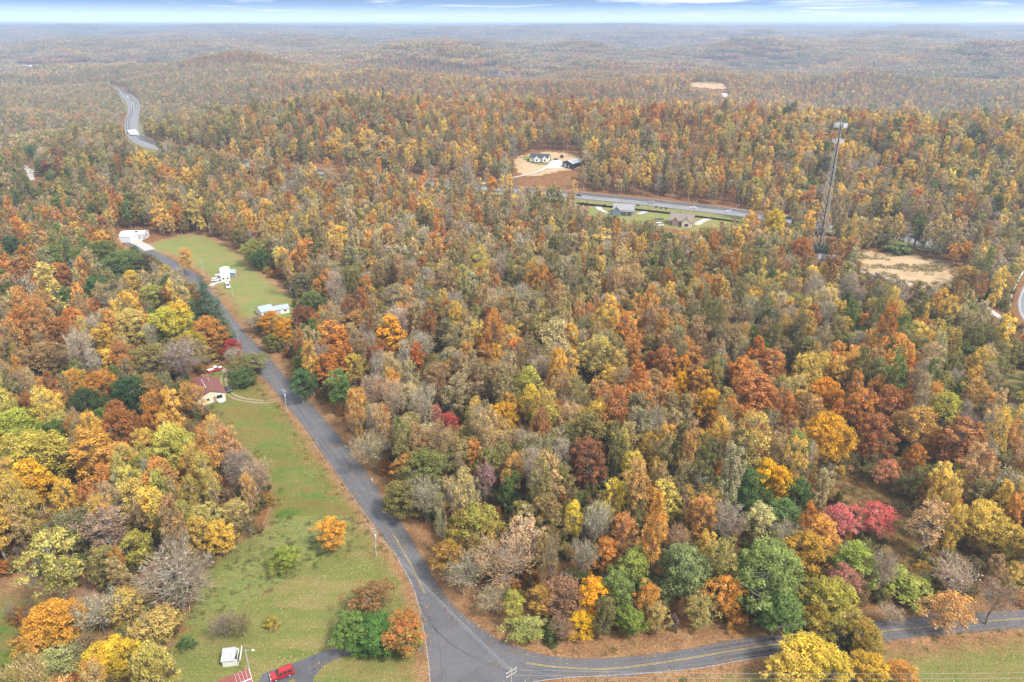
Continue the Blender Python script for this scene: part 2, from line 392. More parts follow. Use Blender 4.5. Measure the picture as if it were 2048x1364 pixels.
class B:
    """collects simple shapes into one mesh"""
    def __init__(s): s.bm = bmesh.new()
    def box(s, x0, x1, y0, y1, z0, z1, rz=0, about=None):
        v = [s.bm.verts.new((x, y, z)) for z in (z0, z1) for (x, y) in ((x0, y0), (x1, y0), (x1, y1), (x0, y1))]
        for f in ((0, 3, 2, 1), (4, 5, 6, 7), (0, 1, 5, 4), (1, 2, 6, 5), (2, 3, 7, 6), (3, 0, 4, 7)): s.bm.faces.new([v[i] for i in f])
        return s
    def tube(s, a, b, r0, r1=None, n=6, cap=True):
        a = Vector(a); b = Vector(b); r1 = r0 if r1 is None else r1
        d = (b - a).normalized(); u = d.orthogonal().normalized(); w = d.cross(u)
        A = []; Bv = []
        for i in range(n):
            t = 2 * math.pi * i / n; k = u * math.cos(t) + w * math.sin(t)
            A.append(s.bm.verts.new(a + k * r0)); Bv.append(s.bm.verts.new(b + k * r1))
        for i in range(n): s.bm.faces.new((A[i], A[(i + 1) % n], Bv[(i + 1) % n], Bv[i]))
        if cap: s.bm.faces.new(A[::-1]); s.bm.faces.new(Bv)
        return s
    def poly(s, pts, thick=None):
        """a flat polygon, given a thickness below it"""
        v = [s.bm.verts.new(p) for p in pts]; s.bm.faces.new(v)
        if thick:
            w = [s.bm.verts.new(Vector(p) + Vector(thick)) for p in pts]; s.bm.faces.new(w[::-1])
            for i in range(len(v)): s.bm.faces.new((v[i], w[i], w[(i + 1) % len(v)], v[(i + 1) % len(v)]))
        return s
    def prism(s, prof, x0, x1, axis='y'):
        """profile (a, z) extruded along the other horizontal axis"""
        f = (lambda a, z, t: (a, t, z)) if axis == 'y' else (lambda a, z, t: (t, a, z))
        v = [s.bm.verts.new(f(a, z, x0)) for a, z in prof]; w = [s.bm.verts.new(f(a, z, x1)) for a, z in prof]
        s.bm.faces.new(v); s.bm.faces.new(w[::-1])
        for i in range(len(v)): s.bm.faces.new((v[i], w[i], w[(i + 1) % len(v)], v[(i + 1) % len(v)]))
        return s
    def bevel(s, w=0.04, seg=2):
        bmesh.ops.bevel(s.bm, geom=list(s.bm.edges), offset=w, segments=seg, affect='EDGES', profile=0.5, clamp_overlap=True); return s
    def mesh(s, name, mat):
        bmesh.ops.recalc_face_normals(s.bm, faces=list(s.bm.faces))
        me = bpy.data.meshes.new(name); s.bm.to_mesh(me); s.bm.free(); me.materials.append(MAT[mat]); return me
    def put(s, name, mat, parent=None, label=None):
        o = link(name, s.mesh(name, mat), parent)
        if label: o['label'] = label
        return o
def copy_tree(o, parent=None):
    c = o.copy(); C.objects.link(c)
    if parent is not None: c.parent = parent
    for ch in list(o.children): copy_tree(ch, c)
    return c
def catmull(pts, step=3.0, closed=False):
    P = [np.array(p[:2], float) for p in pts]
    if closed: Q = [P[-1]] + P + [P[0], P[1]]
    else: Q = [2 * P[0] - P[1]] + P + [2 * P[-1] - P[-2]]
    out = []
    for i in range(1, len(Q) - 2):
        a, b, c, d = Q[i - 1:i + 3]
        n = max(1, int(np.linalg.norm(c - b) / step))
        for k in range(n):
            t = k / n
            out.append(0.5 * (2 * b + (c - a) * t + (2 * a - 5 * b + 4 * c - d) * t * t + (3 * b - a - 3 * c + d) * t ** 3))
    if not closed: out.append(P[-1])
    return np.array(out)
def offset_line(L, off):
    d = np.gradient(L, axis=0); d /= np.linalg.norm(d, axis=1)[:, None]
    return L + np.stack([-d[:, 1], d[:, 0]], 1) * off
def ribbon(name, line, width, mat, z=0.03, wobble=0.0):
    L = np.asarray(line); w = np.full(len(L), width / 2) + (rng.normal(0, wobble, len(L)) if wobble else 0)
    d = np.gradient(L, axis=0); d /= np.linalg.norm(d, axis=1)[:, None]; nrm = np.stack([-d[:, 1], d[:, 0]], 1)
    a = L + nrm * w[:, None]; b = L - nrm * w[:, None]
    zc = terrain(L[:, 0], L[:, 1]) + z
    V = np.concatenate([np.column_stack([a, zc]), np.column_stack([b, zc])]); n = len(L); i = np.arange(n - 1)
    F = np.stack([i, i + n, i + n + 1, i + 1], 1)
    return link(name, npmesh(name, V, F.ravel(), np.full(n - 1, 4), [mat]))
def sheet(name, poly, mat, z, cell=1.5, fade=5.0, smooth=True):
    """a ground sheet: cells inside an outline, each vertex knowing how far it is from the edge"""
    P = catmull(poly, 4.0, True) if smooth else np.array([p[:2] for p in poly])
    x0, y0 = P.min(0); x1, y1 = P.max(0)
    xs = np.arange(x0, x1 + cell, cell); ys = np.arange(y0, y1 + cell, cell)
    X, Y = np.meshgrid(xs, ys)
    ins = inpoly(X[:-1, :-1] + cell / 2, Y[:-1, :-1] + cell / 2, [tuple(p) for p in P])
    used = np.zeros(X.shape, bool)
    used[:-1, :-1] |= ins; used[1:, :-1] |= ins; used[:-1, 1:] |= ins; used[1:, 1:] |= ins
    idx = np.cumsum(used.ravel()).reshape(used.shape) - 1
    vx = X[used]; vy = Y[used]
    dist = seg_dist(vx, vy, [tuple(p) for p in P] + [tuple(P[0])])
    I, J = np.nonzero(ins)
    F = np.stack([idx[I, J], idx[I, J + 1], idx[I + 1, J + 1], idx[I + 1, J]], 1)
    V = np.column_stack([vx, vy, terrain(vx, vy) + z])
    o = link(name, npmesh(name, V, F.ravel(), np.full(len(F), 4), [mat], attrs={'edge': ('POINT', np.clip(dist / fade, 0, 1))}))
    tag(o, kind='structure'); return o
def flat_poly(name, P, mat, z):
    tris = tessellate_polygon([[Vector((p[0], p[1], 0)) for p in P]])
    V = np.column_stack([np.array(P), terrain(np.array(P)[:, 0], np.array(P)[:, 1]) + z])
    F = np.array(tris)
    a, b, c = (V[F[:, i]] for i in range(3))
    up = np.cross(b - a, c - a)[:, 2] < 0
    F[up] = F[up][:, ::-1]
    return link(name, npmesh(name, V, F.ravel(), np.full(len(F), 3), [mat]))

# ------------------------------------------------------------------ ground
def W(pts): return [(p.x, p.y) for p in (at(*q) for q in pts)]
ang = np.linspace(-0.80, 0.80, 420)
rad = np.concatenate([np.linspace(55, 640, 90), np.geomspace(650, 14500, 330)])
A_, R_ = np.meshgrid(ang, rad)
gx = R_ * np.sin(A_); gy = R_ * np.cos(A_)
ff = (np.arange(len(rad) - 1)[:, None] * len(ang) + np.arange(len(ang) - 1)[None, :]).ravel()
F = np.stack([ff, ff + 1, ff + len(ang) + 1, ff + len(ang)], 1)
ground = link('ground', npmesh('ground', np.column_stack([gx.ravel(), gy.ravel(), terrain(gx, gy).ravel()]), F.ravel(), np.full(len(F), 4), ['forest_floor']))
tag(ground, 'rolling forest floor of brown fallen leaves under the autumn woods', 'ground', kind='structure')

LEFT = [(230, 480), (258, 492), (318, 522), (340, 538), (380, 567), (404, 590), (432, 620), (455, 655), (475, 690), (505, 730), (560, 795), (600, 845), (650, 915), (700, 985), (740, 1040), (790, 1108), (822, 1165), (838, 1215), (848, 1265), (855, 1310), (860, 1364), (862, 1500)]
RIGHT = [(240, 474), (272, 486), (330, 512), (360, 528), (398, 552), (420, 580), (450, 615), (475, 645), (500, 675), (530, 705), (580, 762), (640, 826), (690, 888), (735, 945), (770, 1000), (800, 1040), (830, 1090), (862, 1145), (890, 1190), (935, 1235), (985, 1272), (1035, 1295), (1100, 1312), (1170, 1317), (1250, 1314), (1350, 1302), (1450, 1283), (1520, 1272), (1600, 1262), (1700, 1248), (1800, 1237), (1900, 1228), (2048, 1219), (2300, 1200)]
LOWER = [(2300, 1238), (2048, 1257), (1900, 1268), (1780, 1281), (1650, 1300), (1520, 1315), (1400, 1336), (1300, 1346), (1200, 1352), (1120, 1357), (1065, 1364), (1036, 1400), (1030, 1500)]
WL, WR, WLo = catmull(W(LEFT), 3), catmull(W(RIGHT), 3), catmull(W(LOWER), 3)
WL += rng.normal(0, 0.05, WL.shape); WR += rng.normal(0, 0.05, WR.shape)
road = flat_poly('road', np.concatenate([WL[::-1], WR, WLo]), 'asphalt', 0.05)
tag(road, 'grey asphalt country road bending at the junction', 'road', kind='structure')
stem = W([(838, 1215), (848, 1265), (855, 1310), (860, 1364), (862, 1500), (1020, 1500), (1010, 1364), (985, 1345), (930, 1318), (880, 1275), (850, 1225)])
stem = [(x + 0.15 * (1 if i < 5 else 0), y) for i, (x, y) in enumerate(stem)]
tag(flat_poly('road_patch', stem, 'old_asphalt' if False else 'asphalt', 0.054), 'paler older asphalt of the side road', 'road', kind='structure')
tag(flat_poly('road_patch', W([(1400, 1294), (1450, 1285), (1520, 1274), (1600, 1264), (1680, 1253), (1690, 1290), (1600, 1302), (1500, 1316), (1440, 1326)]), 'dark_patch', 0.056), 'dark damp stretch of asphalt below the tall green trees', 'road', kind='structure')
tag(ribbon('road_seam', catmull(W([(834, 1188), (846, 1220), (868, 1256), (905, 1290), (950, 1316), (1000, 1336), (1030, 1352)]), 1.5), 0.32, 'dark_patch', 0.062, 0.05), 'dark tar seam curving across the junction', 'seam', kind='structure')
tag(ribbon('road_seam', offset_line(catmull(W([(846, 1210), (868, 1250), (880, 1300), (884, 1364), (884, 1480)]), 2), 0.0), 0.14, 'dark_patch', 0.062, 0.02), 'thin dark seam down the side road', 'seam', kind='structure')
YL1 = W([(345, 531), (383, 558), (411, 586), (441, 619), (465, 651), (488, 684), (516, 716), (540, 744), (572, 780), (619, 835), (660, 888), (705, 950), (748, 1008), (785, 1066), (812, 1112), (832, 1150), (850, 1187)])
YL2 = W([(1052, 1326), (1100, 1333), (1180, 1338), (1240, 1336), (1352, 1321), (1452, 1304), (1550, 1289), (1650, 1276), (1760, 1263), (1900, 1249), (2048, 1237), (2300, 1218)])
for L, ptn in ((YL1[:14], 'worn_paint'), (YL1[13:], 'yellow_paint'), (YL2, 'yellow_paint')):
    for s in (-0.14, 0.14):
        tag(ribbon('centre_line', offset_line(catmull(L, 2.0), s), 0.11, ptn, 0.064, 0.008), 'worn double yellow centre line of the country road', 'road marking', 'yellow centre lines', 'structure')
for L in (YL1, YL2):
    for s_ in (-1.95, -.75, .75, 1.95):
        tag(ribbon('wheel_track', offset_line(catmull(L, 2.0), s_), 0.42, 'wheel_polish', 0.06, 0.035), 'faint paler wheel track polished into the country road', 'road', 'wheel tracks of the country road', 'structure')
edge_l = offset_line(catmull(W(LEFT[15:]), 2.0), 0.0)
tag(ribbon('kerb_strip', edge_l, 0.16, 'edge_paint', 0.066, 0.01), 'thin pale strip along the left edge of the junction', 'kerb', kind='structure')
edge_r = catmull(W(LOWER[3:11]), 2.0)
tag(ribbon('kerb_strip', edge_r, 0.13, 'edge_paint', 0.066, 0.01), 'thin pale strip along the lower edge of the right road', 'kerb', kind='structure')

# leaf litter verges
tag(ribbon('leaf_verge', offset_line(catmull(W(LEFT[5:]), 3.0), -0.55), 1.9, 'leaf_litter', 0.03, 0.12), 'orange fallen leaves along the left road edge', 'leaves', kind='structure')
VER = [(q[0] - 3, q[1] + 1) for q in RIGHT[5:33]] + [(2048, 1195), (1900, 1200), (1800, 1205), (1600, 1225), (1500, 1235), (1300, 1262), (1150, 1250), (1000, 1200), (900, 1120), (830, 1030), (760, 930), (690, 850), (620, 770), (560, 700), (500, 640), (455, 590)]
tag(sheet('leaf_verge', W(VER), 'leaf_litter', 0.02, 1.2), 'deep orange fallen leaves on the inside of the bend', 'leaves')
tag(ribbon('leaf_verge', offset_line(catmull(W([(2300, 1240), (2048, 1260), (1900, 1271), (1780, 1284), (1650, 1303), (1520, 1318), (1400, 1339), (1300, 1349), (1200, 1355)]), 3.0), 0.4), 1.6, 'leaf_litter', 0.03, 0.12), 'fallen leaves below the right hand road', 'leaves', kind='structure')
tag(sheet('leaf_verge', W([(410, 720), (440, 700), (480, 695), (510, 735), (480, 735), (440, 735)]), 'leaf_litter', 0.012, 1.2), 'fallen leaves round the mailboxes', 'leaves')
tag(sheet('leaf_verge', W([(-80, 1130), (100, 1140), (240, 1165), (420, 1140), (540, 1040), (560, 960), (600, 1000), (560, 1060), (440, 1140), (390, 1215), (250, 1220), (100, 1215), (-80, 1210)]), 'leaf_litter', 0.008, 1.5), 'russet fallen leaves under the edge of the left wood', 'leaves')

U = W([(400, 760), (432, 728), (470, 722), (505, 738), (555, 800), (596, 850), (646, 920), (695, 990), (735, 1046), (783, 1110), (814, 1168), (829, 1216), (838, 1265), (843, 1310), (846, 1364), (848, 1500), (100, 1500), (150, 1400), (260, 1350), (330, 1290), (370, 1215), (400, 1140), (470, 1080), (530, 1050), (540, 980), (500, 920), (440, 850), (405, 825)])
def usheet(name, px, mat, z, label, cell=1.3, fade=4.0):
    P = W(px); poly = catmull(P, 4.0, True)
    o = sheet(name, P, mat, z, cell, fade)
    me = o.data; co = np.zeros(len(me.vertices) * 3, np.float32); me.vertices.foreach_get('co', co); co = co.reshape(-1, 3)
    UP = [tuple(p) for p in U]
    d = seg_dist(co[:, 0], co[:, 1], UP + [UP[0]]) * np.where(inpoly(co[:, 0], co[:, 1], UP), 1, -0.3)
    me.attributes['edge'].data.foreach_set('value', np.clip(d / fade, 0, 1).astype(np.float32))
    tag(o, label, 'grass')
usheet('meadow', [(396, 765), (432, 724), (470, 718), (508, 735), (557, 798), (598, 848), (648, 918), (697, 988), (738, 1046), (700, 1070), (640, 1045), (590, 1060), (525, 1070), (540, 980), (500, 920), (440, 850), (400, 825)], 'meadow_grass', 0.036, 'green meadow with russet streaks between the left wood and the road')
usheet('rough_meadow', [(600, 1030), (690, 1035), (735, 1045), (700, 1100), (640, 1135), (560, 1178), (470, 1228), (400, 1262), (355, 1225), (385, 1150), (450, 1090), (525, 1050)], 'rough_grass', 0.042, 'tussocky bright green strip of unmown grass')
usheet('lawn', [(690, 1080), (735, 1040), (785, 1108), (816, 1166), (831, 1216), (840, 1265), (845, 1310), (848, 1364), (850, 1500), (100, 1500), (150, 1400), (250, 1340), (330, 1280), (400, 1248), (470, 1215), (560, 1165), (642, 1118)], 'lawn_grass', 0.048, 'mown yellow green lawn scattered with leaves by the junction')
tag(sheet('upper_meadow', W([(270, 500), (325, 478), (390, 466), (440, 480), (485, 508), (525, 540), (575, 580), (625, 615), (600, 652), (530, 662), (478, 645), (452, 612), (424, 578), (402, 550), (362, 525), (330, 510)]), 'green_grass', 0.03, 2.0, 9.0), 'green yard with the mobile home beside the upper road', 'grass')
tag(sheet('grass_strip', W([(322, 528), (342, 541), (380, 569), (402, 592), (380, 600), (345, 570), (315, 545)]), 'green_grass', 0.03, 1.5, 3.0), 'narrow grass strip left of the upper road', 'grass')
tag(sheet('roadside_lawn', W([(1060, 1372), (1120, 1362), (1200, 1357), (1300, 1351), (1400, 1341), (1520, 1320), (1650, 1305), (1780, 1286), (1900, 1273), (2048, 1262), (2300, 1243), (2300, 1500), (1040, 1500)]), 'lawn_grass', 0.02, 1.4, 9.0), 'leaf strewn lawn below the right hand road', 'grass')
tag(sheet('brush_clearing', W([(1630, 950), (1720, 940), (1840, 1000), (1900, 1080), (1900, 1200), (1750, 1205), (1730, 1090), (1640, 1010)]), 'brush_grass', 0.02, 1.5, 3.0), 'brown brushy clearing above the right hand road', 'grass')
tag(sheet('side_lawn', W([(1990, 745), (2080, 735), (2150, 770), (2120, 810), (2010, 800)]), 'green_grass', 0.02, 2.0, 8.0), 'small green opening at the right edge of the wood', 'grass')
tag(sheet('left_glade', W([(-100, 1170), (60, 1185), (200, 1205), (260, 1230), (230, 1260), (100, 1330), (-100, 1364)]), 'meadow_grass', 0.02, 1.6, 8.0), 'green glade at the left edge under the woods', 'grass')
tag(sheet('earth_clearing', W([(1690, 514), (1735, 499), (1760, 508), (1800, 496), (1850, 518), (1890, 520), (1925, 548), (1915, 585), (1950, 606), (1900, 604), (1840, 578), (1790, 580), (1740, 560), (1700, 545)]), 'bare_earth', 0.03, 2.5, 8.0), 'bare tan earth clearing right of the radio tower', 'ground')
tag(sheet('farm_lawn', W([(1028, 322), (1045, 311), (1062, 308), (1100, 304), (1145, 309), (1172, 325), (1150, 338), (1120, 341), (1096, 348), (1060, 352), (1038, 345)]), 'bare_earth', 0.03, 3.0, 6.0), 'tan earth round the white farmhouse', 'ground')
tag(sheet('farm_lawn', W([(1040, 315), (1060, 311), (1100, 311), (1104, 322), (1090, 330), (1070, 328)]), 'green_grass', 0.12, 3.0, 3.0), 'bright green lawn round the white farmhouse', 'grass')
tag(sheet('house_lawn', W([(1185, 408), (1240, 404), (1330, 413), (1430, 428), (1500, 440), (1490, 458), (1400, 462), (1280, 450), (1180, 432)]), 'green_grass', 0.03, 3.0, 4.0), 'green lawns of the two houses below the highway', 'grass')
tag(sheet('far_field', W([(1370, 168), (1410, 164), (1445, 168), (1456, 173), (1450, 178), (1400, 176), (1375, 173)]), 'bare_earth', 0.8, 10.0, 20.0), 'pale yellow field in a hollow of the far hills', 'field')
tag(sheet('far_field', W([(60, 133), (76, 132), (84, 137), (66, 139)]), 'green_grass', 1.5, 14.0, 20.0), 'small pale green field beside the long far barn', 'field')

# highway
HW = W([(1900, 492), (1760, 468), (1640, 449), (1530, 434), (1440, 422), (1300, 406), (1200, 396), (1100, 386), (1000, 378), (940, 373), (850, 366), (760, 357), (650, 347), (560, 337), (480, 327), (400, 313), (340, 299), (297, 288), (270, 274), (262, 255), (268, 228), (267, 208), (256, 194), (242, 184), (222, 172)])
HL = catmull(HW, 8.0)
for _ in range(3): HL[1:-1] = (HL[:-2] + HL[1:-1] * 2 + HL[2:]) / 4
tag(ribbon('highway_verge', HL, 44.0, 'verge_grass', 0.35), 'mown olive verge along the highway', 'grass', kind='structure')
tag(ribbon('highway', HL, 21.0, 'old_asphalt', 0.6), 'grey divided highway crossing behind the wood', 'road', kind='structure')
for off, wd, mt in ((-8.2, .4, 'white_paint'), (8.2, .4, 'white_paint'), (-4.5, .25, 'white_paint'), (4.5, .25, 'white_paint'), (-1.0, .35, 'yellow_paint'), (1.0, .35, 'yellow_paint')):
    tag(ribbon('lane_line', offset_line(HL, off), wd, mt, 0.64), ('long white lane line on the highway' if mt[0] == 'w' else 'yellow median line on the highway'), 'road marking', 'highway markings', 'structure')
for off in (-6.3, 6.3, -2.7, 2.7):
    tag(ribbon('wheel_track', offset_line(HL, off), 1.8, 'asphalt', 0.63), 'darker worn wheel lane of the highway', 'road', 'highway wheel lanes', 'structure')
tag(flat_poly('bridge_deck', [tuple(p) for p in W([(254, 262), (272, 260), (280, 272), (262, 272)])], 'pale_concrete', 1.3), 'pale concrete bridge deck on the highway bend', 'bridge', kind='structure')
RR = catmull(W([(2260, 380), (2160, 470), (2105, 535), (2068, 585), (2064, 625), (2095, 665), (2150, 710), (2240, 760)]), 4)
tag(ribbon('side_highway', RR, 10.5, 'old_asphalt', 0.04), 'pale grey road at the right edge beyond the clearing', 'road', kind='structure')
for off in (-4.3, 4.3, 0.0):
    tag(ribbon('lane_line', offset_line(RR, off), .3, 'white_paint', 0.045), 'white line on the right edge road', 'road marking', 'right edge road lines', 'structure')
tag(ribbon('path', catmull(W([(2048, 540), (2032, 570), (2022, 595), (2020, 615)]), 3), 0.6, 'pale_concrete', 0.04), 'narrow pale strip beside the right edge road', 'path', kind='structure')

def drive(px, w, mat, label, z=0.06, name='driveway', step=2.0):
    return tag(ribbon(name, catmull(W(px), step), w, mat, z, w * 0.03), label, 'driveway', kind='structure')
drive([(1655, 528), (1700, 538), (1740, 547), (1830, 570), (1900, 586), (1950, 604), (2008, 640), (2040, 668)], 3.2, 'gravel', 'pale gravel track running from the tower to the right edge road')
drive([(925, 378), (952, 370), (985, 362), (1035, 353), (1075, 343), (1100, 330), (1108, 322)], 5.0, 'gravel', 'pale gravel drive climbing to the white farmhouse', 0.12)
tag(flat_poly('gravel_yard', W([(1100, 325), (1112, 318), (1122, 322), (1135, 330), (1128, 336), (1095, 337)]), 'pale_concrete', 0.16), 'bright gravel yard between farmhouse and black barn', 'yard', kind='structure')
drive([(1135, 420), (1150, 410), (1170, 400), (1178, 395)], 4.0, 'gravel', 'pale drive left of the blue house')
drive([(1215, 400), (1200, 408), (1198, 416), (1212, 424), (1232, 426)], 4.5, 'gravel', 'curved pale drive beside the blue grey house')
drive([(1320, 415), (1298, 417), (1288, 424), (1276, 428)], 4.5, 'gravel', 'short pale drive right of the blue grey house')
drive([(1455, 432), (1425, 435), (1405, 442), (1392, 450)], 4.5, 'gravel', 'pale drive of the brown roofed house')
drive([(422, 572), (428, 567), (440, 564), (450, 562)], 3.0, 'gravel', 'short gravel drive to the mobile home')
drive([(500, 722), (488, 728), (474, 733), (458, 738), (446, 742)], 3.0, 'gravel', 'short gravel drive to the red and white pickup')
loop = catmull(W([(455, 738), (450, 748), (447, 760), (450, 774), (460, 788), (478, 797), (505, 802), (535, 803), (562, 799)]), 1.5)
for s in (-0.85, 0.85):
    tag(ribbon('wheel_rut', offset_line(loop, s), 0.7, 'dirt_track', 0.056, 0.06), 'sandy wheel rut looping before the cream house', 'track', 'wheel ruts of the loop drive', 'structure')
drive([(300, 500), (285, 490), (272, 483), (290, 474)], 6.0, 'gravel', 'grey gravel apron before the white metal building')
drive([(68, 360), (66, 350), (60, 338), (40, 322)], 8.0, 'gravel', 'pale lane past the parked white car at the left edge')
tag(flat_poly('driveway', [tuple(p) for p in catmull(W([(515, 1372), (524, 1349), (560, 1337), (600, 1322), (640, 1305), (668, 1299), (700, 1295), (770, 1286), (846, 1288), (848, 1304), (770, 1302), (700, 1311), (672, 1318), (648, 1331), (632, 1350), (624, 1376), (626, 1450), (592, 1450), (594, 1370), (588, 1357), (572, 1366), (560, 1372), (555, 1420), (500, 1420)]), 1.5, True)], 'fresh_asphalt', 0.08), 'dark asphalt driveway curving behind the green tree', 'driveway', kind='structure')

# ------------------------------------------------------------------ tree patterns
def leafquads(cen, nrm, size):
    n = len(cen)
    nrm = nrm / (np.linalg.norm(nrm, axis=1)[:, None] + 1e-9)
    r = rng.normal(size=(n, 3)); t = np.cross(nrm, r); t /= np.linalg.norm(t, axis=1)[:, None] + 1e-9
    b = np.cross(nrm, t); s = size[:, None]
    j = lambda: rng.uniform(0.55, 1.15, (n, 1))
    return np.stack([cen - t * s * j(), cen - b * s * j(), cen + t * s * j(), cen + b * s * j()], 1).reshape(-1, 3)
def tubes(segs, n=4):
    """segments (a, b, ra, rb) as one mesh"""
    V = []; Fc = []
    k = 0
    for a, b, ra, rb in segs:
        a = np.asarray(a, float); b = np.asarray(b, float); d = b - a; L = np.linalg.norm(d)
        if L < 1e-6: continue
        d /= L; u = np.cross(d, (0.3, 0.5, 0.81)); u /= np.linalg.norm(u); w = np.cross(d, u)
        th = np.arange(n) * 2 * math.pi / n
        ring = np.cos(th)[:, None] * u + np.sin(th)[:, None] * w
        V.append(a + ring * ra); V.append(b + ring * rb)
        i = np.arange(n)
        Fc.append(np.stack([k + i, k + (i + 1) % n, k + n + (i + 1) % n, k + n + i], 1)); k += 2 * n
    return np.concatenate(V), np.concatenate(Fc)
def envelope(kind, u):
    if kind == 'round': return np.sqrt(np.clip(1 - ((u - 0.42) / 0.58) ** 2, 0, 1)) if np.isscalar(u) else np.sqrt(np.clip(1 - ((u - 0.42) / 0.58) ** 2, 0, 1))
    if kind == 'tall': return np.sqrt(np.clip(1 - ((u - 0.5) / 0.55) ** 2, 0, 1)) ** 0.9
    if kind == 'vase': return np.sqrt(np.clip(1 - ((u - 0.62) / 0.5) ** 2, 0, 1)) * (0.5 + 0.5 * np.clip(u * 1.7, 0, 1))
    if kind == 'pine': return (1 - u) ** 1.05 * 0.95 + 0.05
    if kind == 'shrub': return np.sqrt(np.clip(1 - ((u - 0.25) / 0.75) ** 2, 0, 1))
def pattern(kind, H=16.0, Wd=9.0, base=0.3, ncl=60, nleaf=80, lsize=0.24, twigs=0, crad=1.25, seed=1, fill=0.5, limbs=True, lean=0.0):
    g = np.random.default_rng(seed)
    global rng; rng = g
    z0 = H * base; Rx = Wd / 2
    # lobes: broad masses that give the crown its uneven outline
    nl = 7; la = g.uniform(0, 2 * math.pi, nl); lz = g.uniform(0.1, 0.95, nl); ls = g.uniform(0.2, 0.52, nl); lsg = np.where(g.random(nl) < 0.55, 1, -1.15)
    cc = []
    tries = 0
    while len(cc) < ncl and tries < 20000:
        tries += 1
        u = g.random() ** (0.85 if kind != 'pine' else 1.3)
        a = g.uniform(0, 2 * math.pi)
        rr = float(envelope(kind, u)) * Rx
        da = np.abs((la - a + math.pi) % (2 * math.pi) - math.pi)
        m_ = 1 + float(np.sum(lsg * ls * np.exp(-(da / 0.55) ** 2 - ((lz - u) / 0.22) ** 2)))
        rho = (g.random() ** fill) * 0.93
        p = np.array((math.cos(a) * rr * rho * m_, math.sin(a) * rr * rho * m_, z0 + u * (H - z0) * 0.96 * (0.9 + 0.1 * m_)))
        if all(np.linalg.norm((p - q) * (1, 1, 1.2)) > crad * 0.72 for q in cc): cc.append(p)
        elif g.random() < 0.02: cc.append(p)
    cc = np.array(cc)
    k = len(cc)
    axis = lambda z: np.array((lean * z * 0.25 + 0.25 * math.sin(z * 0.5 + seed), 0.25 * math.cos(z * 0.4 + seed), z))
    cc[:, 0] += lean * cc[:, 2] * 0.25
    # wood
    segs = []
    tr = 0.017 * H + 0.02
    zs = np.linspace(0, H * (0.86 if kind in ('pine', 'tall') else 0.7), 7)
    for i in range(6): segs.append((axis(zs[i]), axis(zs[i + 1]), tr * (1 - zs[i] / H) ** 0.9, tr * (1 - zs[i + 1] / H) ** 0.9))
    if limbs:
        nh = max(4, k // 7)
        hub_i = g.choice(k, min(nh, k), replace=False)
        hubs = []
        for hi in hub_i:
            c = cc[hi]; r = math.hypot(c[0], c[1])
            hz = max(z0 * 0.8, min(c[2] - r * (0.85 if kind != 'pine' else 0.0), zs[-1]))
            a0 = axis(hz); h1 = a0 + (c - a0) * 0.62 + np.array((0, 0, -0.08 * r))
            hubs.append(h1)
            r0 = tr * 0.42 * (1 - hz / H) ** 0.5 + 0.03
            mid = (a0 + h1) / 2 + np.array((g.normal(0, .2), g.normal(0, .2), -0.06 * r))
            segs.append((a0, mid, r0, r0 * 0.75)); segs.append((mid, h1, r0 * 0.75, r0 * 0.5)); segs.append((h1, c, r0 * 0.5, 0.03))
        hubs = np.array(hubs)
        for c in cc:
            d = np.linalg.norm(hubs - c, axis=1) + 1.2 * np.maximum(0, hubs[:, 2] - c[2]); h = hubs[int(np.argmin(d))]
            mid = (h + c) / 2 + g.normal(0, 0.2, 3)
            segs.append((h, mid, 0.07, 0.05)); segs.append((mid, c, 0.05, 0.025))
    wv, wf = tubes(segs, 4 if limbs else 3)
    # leaves
    lv = np.zeros((0, 3)); lf = np.zeros(0, int); tone = np.zeros(0); bl = np.zeros(0)
    if nleaf:
        M = k * nleaf; ci = np.repeat(np.arange(k), nleaf)
        d = g.normal(size=(M, 3)); d /= np.linalg.norm(d, axis=1)[:, None]; d[:, 2] = np.where(d[:, 2] < -0.35, -d[:, 2], d[:, 2])
        rc = crad * g.uniform(0.75, 1.25, k)[ci]
        if kind == 'pine': stretch = np.array((1.35, 1.35, 0.45))
        elif kind == 'tall': stretch = np.array((.85, .85, 1.25))
        else: stretch = np.array((1.0, 1.0, 0.9))
        pos = cc[ci] + d * (g.random((M, 1)) ** 0.45) * rc[:, None] * stretch
        nr = d * 0.8 + np.array((0, 0, 0.45)) + g.normal(size=(M, 3)) * 0.55
        lv = leafquads(pos, nr, lsize * g.uniform(0.65, 1.35, M))
        ctone = g.random(k); cb = g.random(k)
        out = cc[:, 2] / H
        tone = np.clip(0.5 * ctone[ci] + 0.5 * g.random(M), 0, 1)
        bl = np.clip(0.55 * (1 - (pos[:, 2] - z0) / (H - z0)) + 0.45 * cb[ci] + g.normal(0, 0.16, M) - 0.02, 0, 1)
    tv = np.zeros((0, 3)); tt = np.zeros(0); tb = np.zeros(0)
    if twigs:
        M = k * twigs; ci = np.repeat(np.arange(k), twigs)
        d = g.normal(size=(M, 3)); out = cc[ci] - np.array((0, 0, H * 0.45)); out /= np.linalg.norm(out, axis=1)[:, None] + 1e-6
        d = d / np.linalg.norm(d, axis=1)[:, None] * 0.9 + out * 0.9 + np.array((0, 0, 0.35)); d /= np.linalg.norm(d, axis=1)[:, None]
        st = cc[ci] + g.normal(0, crad * 0.38, (M, 3)); L = g.uniform(0.6, 1.5, (M, 1)) * crad * 0.9
        side = np.cross(d, g.normal(size=(M, 3))); side /= np.linalg.norm(side, axis=1)[:, None] + 1e-9
        w = g.uniform(0.022, 0.05, (M, 1)) * (lsize / 0.24)
        e = st + d * L
        tv = np.stack([st - side * w, st + side * w, e + side * w * 0.25, e - side * w * 0.25], 1).reshape(-1, 3)
